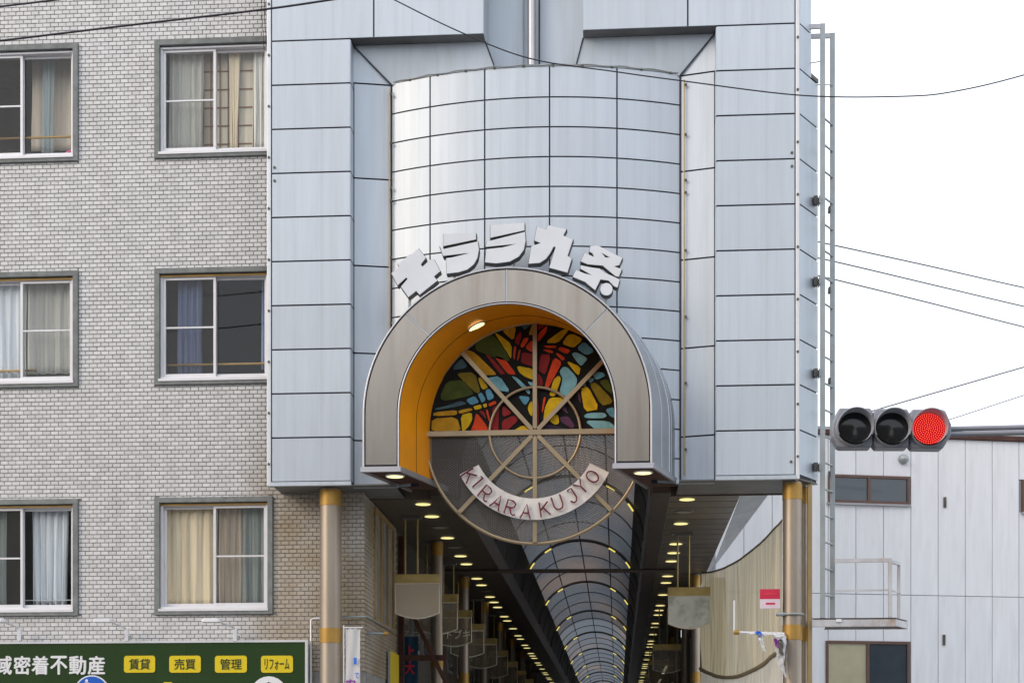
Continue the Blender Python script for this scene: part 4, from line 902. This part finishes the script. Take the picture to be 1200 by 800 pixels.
m = MB(); c = P(315,814,YG-.006); m.prism([c+Vector((.235*math.cos(k*.2618),0,.235*math.sin(k*.2618))) for k in range(24)],(0,.005,0)); m.build('white_disc',M['white'],gb)
m = MB(); m.prism([c+Vector((.10*math.cos(k*.5236),-.006,.05+.11*math.sin(k*.5236)*(1+.1*math.sin(k*3)))) for k in range(12)],(0,.004,0)); m.build('printed_shape',M['hair'],gb)
m = MB(); c = P(196.5,809,YG-.006); m.prism(rrect(c.x-.06,c.x+.06,c.z-.11,c.z+.11,.02,YG-.006),(0,.005,0)); m.build('plate',M['yellow'],gb)
for i,(px0,lab) in enumerate(((24,'leftmost white arm lamp above the billboard, its head at the picture edge'),(149.5,'middle white arm lamp above the green billboard'),(276.5,'right white arm lamp above the green billboard, below the cream curtain window'))):
    b = P(px0,751,YG+.03); o = empty('arm_lamp',b,lab,'lamp','white arm lamps above the green billboard')
    MB().box(b.x-.025,b.x+.025,YG-.02,YG+.03,b.z,b.z+.16).build('bracket',M['white'],o,bevel=.006)
    j = Vector((b.x,YG-.01,b.z+.15)); h = P(px0-16,730,YG-.25)
    MB().tube([j,j+Vector((-.04,-.03,.03)),h],.011,8).build('arm',M['trim'],o)
    hd = P(px0-28,729,YG-.28); m = MB(); m.prism([hd+Vector(p) for p in ((.12,-.05,0),(.12,.05,0),(.09,.07,0),(-.09,.07,0),(-.12,.04,0),(-.12,-.04,0),(-.09,-.07,0),(.09,-.07,0))],(0,0,.045)); m.build('lamp_head',M['white'],o,bevel=.006)
    MB().cyl(b+Vector((.04,-.03,.02)),b+Vector((.04,-.03,.07)),.018,8).build('knob',M['galv'],o)
# round blue road sign in front of the billboard
c = P(107.5,812,17.2); o = empty('road_sign',(c.x,17.2,.12),'round blue road sign with white pictogram in front of the billboard','sign')
def circ(r,Y,n=40): return [Vector((c.x+r*math.cos(2*math.pi*k/n),Y,c.z+r*math.sin(2*math.pi*k/n))) for k in range(n)]
MB().prism(circ(.215,17.2),(0,.01,0)).build('white_border',M['white'],o); MB().prism(circ(.20,17.196),(0,.003,0)).build('blue_face',M['signblue'],o)
m = MB(); hc = P(101.5,797,17.19); m.prism([hc+Vector((.018*math.cos(k*.628),0,.018*math.sin(k*.628))) for k in range(10)],(0,.003,0)); m.prism([hc+Vector(q) for q in ((-.03,0,-.022),(.03,0,-.022),(.045,0,-.15),(.02,0,-.15),(.025,0,-.3),(-.025,0,-.3),(-.02,0,-.15),(-.045,0,-.15))],(0,.003,0)); m.build('pictogram',M['white'],o)
MB().cyl((c.x,17.24,.12),(c.x,17.24,c.z+.1),.03,12).build('pole',M['galv'],o)

# ---------------------------------------------------------------- beige net on the right
net = empty('construction_net',(1.65,20.5,.3),'beige construction net hanging in folds along the right aisle','net')
na, nb_ = Vector((2.02,18.42,0)),Vector((1.27,22.9,0))
def net_top(t): return PZ(918,606,18.42)*(1-t)+PZ(824,671,22.9)*t-.62*t*(1-t)*1.05
def net_fold(t,z):
    d = (nb_-na).normalized(); nrm = Vector((d.y,-d.x,0)); k = min(1.,max(.12,(net_top(t)-z)/.9))*(1-.8*math.exp(-((z-net_low(t))/.28)**2))
    return nrm*k*(.034*math.sin(t*30+1.3*math.sin(t*9))+.012*math.sin(t*90+z*1.3+3*math.sin(t*17))+.012*math.sin(z*1.1+t*5))
zl0,zl1,zl2 = PZ(918,757,18.42),PZ(868,793,20.9),PZ(824,783,22.9); tm_ = .55
def net_low(t):
    return zl0*(t-tm_)*(t-1)/(tm_)+zl1*t*(t-1)/(tm_*(tm_-1))+zl2*t*(t-tm_)/(1-tm_)
m1,m2 = MB(),MB(); r1,r2 = [],[]
for j in range(25):
    v = j/24; r1.append([]); r2.append([])
    for i in range(121):
        t = i/120; b = na.lerp(nb_,t); zt,zl = net_top(t),net_low(t)
        z = zt+(zl-zt)*v; p = b+net_fold(t,z); r1[-1].append((p.x,p.y,z))
        z = zl+(.35-zl)*v; p = b+net_fold(t,z)*1.4+Vector((-.01,0,0)); r2[-1].append((p.x,p.y,z))
m1.grid(r1); m1.build('upper_net',M['net'],net); m2.grid(r2); m2.build('lower_net',M['netlow'],net)
MB().tube(r1[0],.014,6).build('top_rope',M['rope'],net); MB().tube([Vector(p)+Vector((-.02,-.01,0)) for p in r1[-1]],.028,6).build('seam_rope',M['rope'],net)
MB().cyl((2.0,18.36,.12),(2.0,18.36,4.95),.014,8).build('edge_pole',M['white'],net)
o = empty('notice_board',P(902,712,18.15),'small red and pale pink notice board hung on the net','sign')
a,b = P(890.5,690,18.15),P(914,701.5,18.15); MB().box(a.x,b.x,18.14,18.155,b.z,a.z).build('red_half',M['redcard'],o); a2,b2 = P(890.5,701.5,18.15),P(914,712.5,18.15); MB().box(a2.x,b2.x,18.14,18.155,b2.z,a2.z-.001).build('pink_half',M['pinkcard'],o)
m = MB(); m.box((a.x+b.x)/2-.07,(a.x+b.x)/2+.07,18.137,18.139,(a.z+b.z)/2-.012,(a.z+b.z)/2+.012); m.build('print',M['inkred'],o); m = MB(); m.box((a.x+b.x)/2-.05,(a.x+b.x)/2+.06,18.137,18.139,(a2.z+b2.z)/2-.01,(a2.z+b2.z)/2+.012); m.build('print',M['redcard'],o)
# furled flag on a rod
o = empty('furled_flag',P(905,760,18.05),'crumpled white flag with coloured print on a rod tied to the right column','flag')
pa,pb = P(864,740.5,18.0),P(919,742,18.1); MB().cyl(pa,pb,.014,8).build('rod',M['white'],o); MB().cyl(pa+Vector((-.04,0,0)),pa+Vector((.02,0,0)),.028,10).build('tip',M['gold'],o)
def crumple(pts,rad,seed,mk,nm):
    rnd = random.Random(seed); n = 12; rws = []
    for j in range(len(pts)*4-3):
        f = j/4; k = min(int(f),len(pts)-2); c = Vector(pts[k]).lerp(Vector(pts[k+1]),f-k); rr = rad[k]*(1-(f-k))+rad[k+1]*(f-k)
        rws.append([c+Vector((math.cos(2*math.pi*i/n)*rr*rnd.uniform(.6,1.3)*.8,math.sin(2*math.pi*i/n)*rr*rnd.uniform(.6,1.3),rnd.uniform(-.4,.4)*rr+ (math.sin(2*math.pi*i/n)*rr*.5))) for i in range(n)])
    MB().grid(rws,False,True).build(nm,M[mk],o)
crumple([P(876,741,18.),P(890,742,18.),P(906,742,18.02),P(916,746,18.05),P(914,762,18.05),P(915,778,18.06),P(921,793,18.08)],[.02,.035,.04,.075,.07,.04,.012],3,'flag','cloth')
crumple([P(890,744,17.97),P(893,752,17.97),P(896,762,17.97)],[.04,.03,.02],5,'flag','cloth_end')
crumple([P(888,741,17.96),P(891,742,17.96)],[.036,.036],6,'inkblue','blue_print'); crumple([P(909,748,17.99),P(911,757,17.99)],[.035,.03],8,'inkpurple','purple_print'); crumple([P(914,750,17.97),P(916,766,17.97)],[.035,.03],9,'signside','dark_print')
MB().cyl(P(860.5,740,18.3),P(860.5,703,18.3),.012,8).build('white_rod',M['white'],None,'thin white upright rod in front of the beige net','rod')
# gold posts and clamp at right column
MB().box(PX(946.5,18.35),PX(951.5,18.35),18.33,18.39,.12,PZ(949,534,18.35)).build('gold_post',M['goldpost'],None,'square gold post beside the ladder, rising past the gate edge','post')
MB().box(PX(942,18.6),PX(945.5,18.6),18.58,18.64,.12,5.0).build('gold_post',M['goldpost'],None,'narrow gold post between the right column and the taller gold post','post')
o = MB(); c = Vector((PX(928.5,18.22),18.22,PZ(928,720,18.22))); o.tube([c+Vector((.125*math.cos(k*.2618),.125*math.sin(k*.2618),0)) for k in range(24)],.016,6,True); o.cyl(c+Vector((-.2,-.08,0)),c+Vector((-.1,-.08,0)),.022,8); o.build('pipe_clamp',M['galv'],None,'grey clamp ring around the right gate column','clamp')

# ---------------------------------------------------------------- ladder and platform
xa,ya_,xb,yb_ = PX(964,18.25),18.25,PX(975.5,18.48),18.48
zp = PZ(1000,724,18.3)
lad = empty('ladder',(xa,18.35,zp),'grey steel ladder fixed to the right end of the gate tower','ladder')
ztA = PZ(964,28,18.25); ztB = PZ(975,39,18.48)
MB().box(xa-.03,xa+.03,ya_-.012,ya_+.012,zp,ztA).build('rail',M['galv'],lad,bevel=.003); MB().box(xb-.03,xb+.03,yb_-.012,yb_+.012,zp,ztB).build('rail',M['galv'],lad,bevel=.003)
z = zp+.28
while z < PZ(964,120,18.3): MB().cyl((xa+.01,ya_+.005,z),(xb,yb_-.005,z),.012,8).build('rung',M['galv'],lad); z += .318
for py in (235,330,437,547):
    z = PZ(960,py,18.3); MB().box(w0.x+.22,xa-.03,18.30,18.34,z-.035,z+.035).build('bracket',M['galv'],lad); MB().box(xa-.045,xa-.031,18.2,18.33,z-.06,z+.03).build('bracket',M['galv'],lad); MB().box(w0.x+.2,w0.x+.25,18.27,18.36,z-.045,z+.05).build('foot_plate',M['signside'],lad); MB().box(xb-.055,xb-.031,18.40,18.5,z-.09,z-.03).build('bracket',M['signside'],lad)
for zt,x,yv in ((ztA,xa,ya_),(ztB,xb,yb_)): MB().box(w0.x+.1,x-.03,yv-.012,yv+.012,zt-.06,zt-.005).build('top_hook',M['paintrail'],lad)
for i in range(2): MB().cyl((w0.x+.12,18.3+.1*i,ztA-.45-.2*i),(xa if i == 0 else xb,18.25+.2*i,ztA-.45-.2*i),.006,6).build('stay',M['galv'],lad)
PD = Vector((math.sin(R(30)),math.cos(R(30)),0))
pl = empty('platform',(PX(1000,18.3),18.4,zp-.1),'small steel platform with handrail at the foot of the ladder','platform')
q0,q1 = Vector((PX(951.5,18.25),18.25,0)),Vector((PX(1050,18.25),18.25,0))
m = MB(); m.prism([q0+Vector((0,0,zp-.012)),q1+Vector((0,0,zp-.012)),q1+PD*.4+Vector((0,0,zp-.012)),q0+PD*.4+Vector((0,0,zp-.012))],(0,0,.012)); m.build('deck',M['beam'],pl)
for a,b in ((q0,q1),(q0+PD*.4,q1+PD*.4)):
    m = MB(); m.bar(a+Vector((0,0,zp-.06)),b+Vector((0,0,zp-.06)),.012,.08); m.bar(a+Vector((0,.02,zp-.098)),b+Vector((0,.02,zp-.098)),.05,.012); m.build('edge_channel',M['paintrail'],pl)
MB().bar(q1+Vector((-.006,.0,zp-.06)),q1+PD*.4+Vector((-.006,0,zp-.06)),.012,.08).build('edge_channel',M['paintrail'],pl)
MB().box(PX(980,18.23),PX(986,18.23),18.225,18.24,zp-.05,zp-.015).build('tag',M['white'],pl)
zh = PZ(1043,655,18.28); pA = Vector((PX(1043,18.28),18.28,0)); pB = pA+PD*.3
for p,s_ in ((pA,.03),(pB,.022)): MB().box(p.x-s_/1.4,p.x+s_/1.4,p.y-.02,p.y+.02,zp,zh+(.015 if s_ > .025 else 0)).build('post',M['paintrail'],pl)
m = MB(); m.bar(Vector((xb,18.3,zh-.01)),pA+Vector((-.02,0,zh-.01)),.03,.045); m.build('handrail',M['paintrail'],pl); MB().bar(pA+Vector((0,.02,zh-.02)),pB+Vector((0,-.02,zh-.02)),.03,.04).build('handrail',M['paintrail'],pl)
zm = PZ(1043,691,18.28); MB().bar(Vector((xb,18.3,zm)),pA+Vector((-.02,0,zm)),.012,.02).build('midrail',M['paintrail'],pl); MB().bar(pA+Vector((0,.02,zm)),pB+Vector((0,-.02,zm)),.012,.02).build('midrail',M['paintrail'],pl)

# ---------------------------------------------------------------- white panel building on the right
WA = R(77); wd = Vector((math.sin(WA),math.cos(WA),0)); wn = Vector((wd.y,-wd.x,0)); o0 = P(1075,400,32.); o0.z = 0
wbld = empty('panel_building',(o0.x,33,.12),'white panel clad building behind the traffic light','building')
def W(s,z,off=0): return o0+wd*s+wn*off+Vector((0,0,z))
ZR = PZ(1075,513,32.); pw = .605
def s_of(px):
    u = (px-600)/FPX; d = Vector((-ST+u*CT,CT+u*ST,0)); # ray: t*d = o0 + s*wd
    det = d.x*(-wd.y)-d.y*(-wd.x); s = (d.x*o0.y-d.y*o0.x)/(-(d.x*wd.y-d.y*wd.x)); return s
def z_of(px,py):
    p = o0+wd*s_of(px); t = p.x*(-ST)+p.y*CT; return 1.6+(906-py)/FPX*t
sj0 = s_of(1067.5)
zj = z_of(1075,697)
hol = [(s_of(970),s_of(1065.5),z_of(1020,590),z_of(1020,557)),(s_of(967.5),s_of(1065.5),z_of(1020,842),z_of(1020,751)),(s_of(1197.5),s_of(1240),z_of(1200,600),z_of(1200,562))]
m = MB(); a,b = W(-4.35,.12,-.03),W(9,.12,-.03); m.prism([a,b,b+Vector((0,9,0)),a+Vector((0,9,0))],(0,0,ZR-.15)); m.build('core',M['alcjoint'],wbld)
for k in range(-7,14):
    s0,s1 = sj0+k*pw,sj0+(k+1)*pw
    for z0,z1 in ((.12,zj),(zj,ZR)):
        segs = [(z0,z1)]
        for ha,hb,za,zb in hol:
            if ha-.1 < (s0+s1)/2 < hb+.05:
                ns = []
                for p,q in segs:
                    if zb <= p or za >= q: ns.append((p,q)); continue
                    if za > p: ns.append((p,za))
                    if zb < q: ns.append((zb,q))
                segs = ns
        for p,q in segs:
            if q-p > .05: panel(W(s0,p),W(s1,p),W(s1,q),W(s0,q),wn,.007,.025,'wall_panel','alc',wbld)
for i,(ha,hb,za,zb) in enumerate(hol):
    f = .055; m = MB()
    for s0,s1,z0,z1 in ((ha,hb,zb-f,zb),(ha,hb,za,za+f),(ha,ha+f,za+f,zb-f),(hb-f,hb,za+f,zb-f),((ha+hb)/2-.03,(ha+hb)/2+.03,za+f,zb-f)):
        m.prism([W(s0,z0,.03),W(s1,z0,.03),W(s1,z1,.03),W(s0,z1,.03)],-wn*.055)
    wv = m.build('window',M['brownframe'],wbld)
    for j,(s0,s1) in enumerate(((ha+f,(ha+hb)/2-.03),((ha+hb)/2+.03,hb-f))):
        MB().prism([W(s0,za+f,0),W(s1,za+f,0),W(s1,zb-f,0),W(s0,zb-f,0)],-wn*.01).build('pane',M['blindglass' if (i == 1 and j == 0) else 'darkglass'],wv)
    MB().prism([W(ha-.02,za-.04,.06),W(hb+.02,za-.04,.06),W(hb+.02,za-.002,.06),W(ha-.02,za-.002,.06)],-wn*.06).build('sill',M['alcjoint'],wv)
m = MB(); m.prism([W(-4.35,ZR+.002,.06),W(9,ZR+.002,.06),W(9,ZR+.10,.06),W(-4.35,ZR+.10,.06)],-wn*.1); m.build('parapet_cap',M['rust'],wbld)
m = MB(); m.prism([W(-4.35,ZR+.102,.02),W(9,ZR+.102,.02),W(9,ZR+.17,.02),W(-4.35,ZR+.17,.02)],(0,9,0)); m.build('roof_deck',M['galv'],wbld)
c = W(s_of(1058),z_of(1058,538),.06); m = MB(); m.grid([[c+Vector((.11*math.sin(a)*math.cos(b),0,.11*math.sin(a)*math.sin(b)))+wn*(.11*math.cos(a)-.05) for b in [6.2832*k/16 for k in range(16)]] for a in (.01,.4,.8,1.2,1.57)],True,True); m.build('vent_cap',M['galv'],wbld)
for px,py in ((1107,589),(1106,750)):
    p = W(s_of(px),z_of(px,py),.015); MB().bar(p+Vector((0,0,-.10)),p+Vector((.0,0,.12)),.06,.02).build('bracket',M['signside'],wbld)

# ---------------------------------------------------------------- traffic signal
YSG = 13.9; Z_ = lambda L: [(965+x/7.5,470+y/7.5) for x,y in L]
cS = P(1045,502,YSG); polex = PX(1420,YSG+.1)
sg = empty('traffic_signal',(polex,YSG+.1,.12),'horizontal three lamp traffic signal showing red on grey arms','traffic light')
MB().cyl((polex,YSG+.1,.12),(polex,YSG+.1,6.2),.09,20).build('pole',M['signal'],sg)
for py in (503.5,508.5+.3): 
    p = P(1112,py-1 if py < 505 else py,YSG+.1); MB().cyl((p.x-.1,YSG+.1,p.z),(polex,YSG+.1,p.z+.02),.024,12).build('arm',M['signal'],sg)
hous = [Z_([(75,245),(85,180),(135,65),(150,57),(410,57),(435,85),(435,375),(415,405),(150,405),(125,390),(80,310)]),Z_([(440,90),(465,62),(735,65),(755,95),(755,380),(735,408),(465,408),(440,380)]),Z_([(762,95),(785,68),(1050,70),(1075,85),(1125,200),(1125,290),(1060,400),(1040,415),(785,412),(762,385)])]
cen = [(272,236),(600,240),(922,244)]
for i,(hp,cp) in enumerate(zip(hous,cen)):
    m = MB(); m.prism([P(x,y,YSG) for x,y in hp],(0,.16,0)); hb = m.build('housing',M['signal'],sg,bevel=.012)
    c = P(*Z_([cp])[0],YSG); n = 40
    def cr(r,Y,dz=0): return [Vector((c.x+r*math.cos(2*math.pi*k/n),Y,c.z+r*math.sin(2*math.pi*k/n)*.96+dz)) for k in range(n)]
    m = MB(); m.grid([cr(.176,YSG-.002),cr(.170,YSG-.075),cr(.160,YSG-.075)],True,True); m.build('bezel',M['signal'],hb)
    # visor longer at the top
    def vis(r,d): return [Vector((c.x+r*math.cos(2*math.pi*k/n),YSG-.075-d*max(0,.3+.7*math.sin(2*math.pi*k/n)),c.z+r*math.sin(2*math.pi*k/n)*.96)) for k in range(n)]
    m = MB(); m.grid([vis(.170,0),vis(.168,.07),vis(.160,.07)],True,True); m.build('visor',M['signal'],hb)
    m = MB(); m.grid([vis(.160,.07),cr(.158,YSG-.05),cr(.150,YSG-.004)],True,True); m.build('visor_lining',M['signal_in'],hb)
    m = MB(); m.grid([cr(r,YSG-.003-.02*math.cos(r/.15*1.5)) for r in (.150,.12,.08,.04,.002)],True,True); m.build('lens',M['redlens' if i == 2 else 'lens'],hb)
    if i == 2:
        m = MB()
        for ring in range(8):
            r = .145*ring/7.4
            for k in range(max(1,int(ring*6))):
                a = 2*math.pi*k/max(1,ring*6)+ring*.2; p = Vector((c.x+r*math.cos(a),YSG-.008-.02*math.cos(r/.15*1.5),c.z+r*math.sin(a)*.96)); s = .0052
                m.add([p+Vector((-s,0,0)),p+Vector((0,0,-s)),p+Vector((s,0,0)),p+Vector((0,0,s))],[(0,1,2,3)])
        m.build('led_dots',M['leddot'],hb,kind='stuff')

# ---------------------------------------------------------------- overhead wires
def wire(pts,Y,r,label,sm=True):
    Ys = Y if isinstance(Y,(tuple,list)) else (Y,Y); n = len(pts)
    p3 = [P(x,y,Ys[0]+(Ys[1]-Ys[0])*i/(n-1)) for i,(x,y) in enumerate(pts)]
    out = []
    for i in range(n-1):
        a,b,c,d = p3[max(i-1,0)],p3[i],p3[i+1],p3[min(i+2,n-1)]
        for k in range(8):
            t = k/8; out.append(.5*((2*b)+(c-a)*t+(2*a-5*b+4*c-d)*t*t+(3*b-a-3*c+d)*t**3))
    out.append(p3[-1]); MB().tube(out,r,6).build('overhead_wire',M['wire'],None,label,'wire')
wire([(-160,66.5),(0,48),(150,30),(300,12.5),(388,0),(560,-27)],14.,.0095,'thick black wire crossing the top left window in front of the tiled wall')
wire([(-100,20),(0,8),(70,-.5),(200,-18)],14.2,.009,'black wire at the very top left corner of the picture')
wire([(380,-42),(460,-1),(540,38),(622,69),(720,84),(800,95),(940,112),(1060,113),(1120,107),(1200,88),(1320,50)],15.,.0062,'long drooping wire passing in front of the drum and out over the sky')
wire([(900,271),(980,288),(1090,312),(1200,337),(1400,380)],(21.,26.),.0095,'upper of the three parallel wires in the sky right of the ladder')
wire([(900,290),(980,307),(1090,333),(1200,359),(1400,405)],(21.,26.),.0095,'middle of the three parallel wires in the sky right of the ladder')
wire([(900,309),(980,328),(1090,355),(1200,383),(1400,432)],(21.,26.),.0095,'lowest of the three parallel wires in the sky right of the ladder')
wire([(1000,488),(1037,477),(1120,453),(1200,430),(1400,373)],30.,.0125,'wire rising to the right from behind the traffic signal')
wire([(1050,511),(1120,489),(1160,476),(1200,463),(1400,400)],31.,.009,'faint lowest wire above the roof of the white panel building')
for i,xp in enumerate((306.5,309.5)): wire([(xp,-20),(xp+.5,20),(xp+2,40),(xp+3,60)],18.4,.004,['left','right'][i]+' of the two thin cables running down beside the top right window')
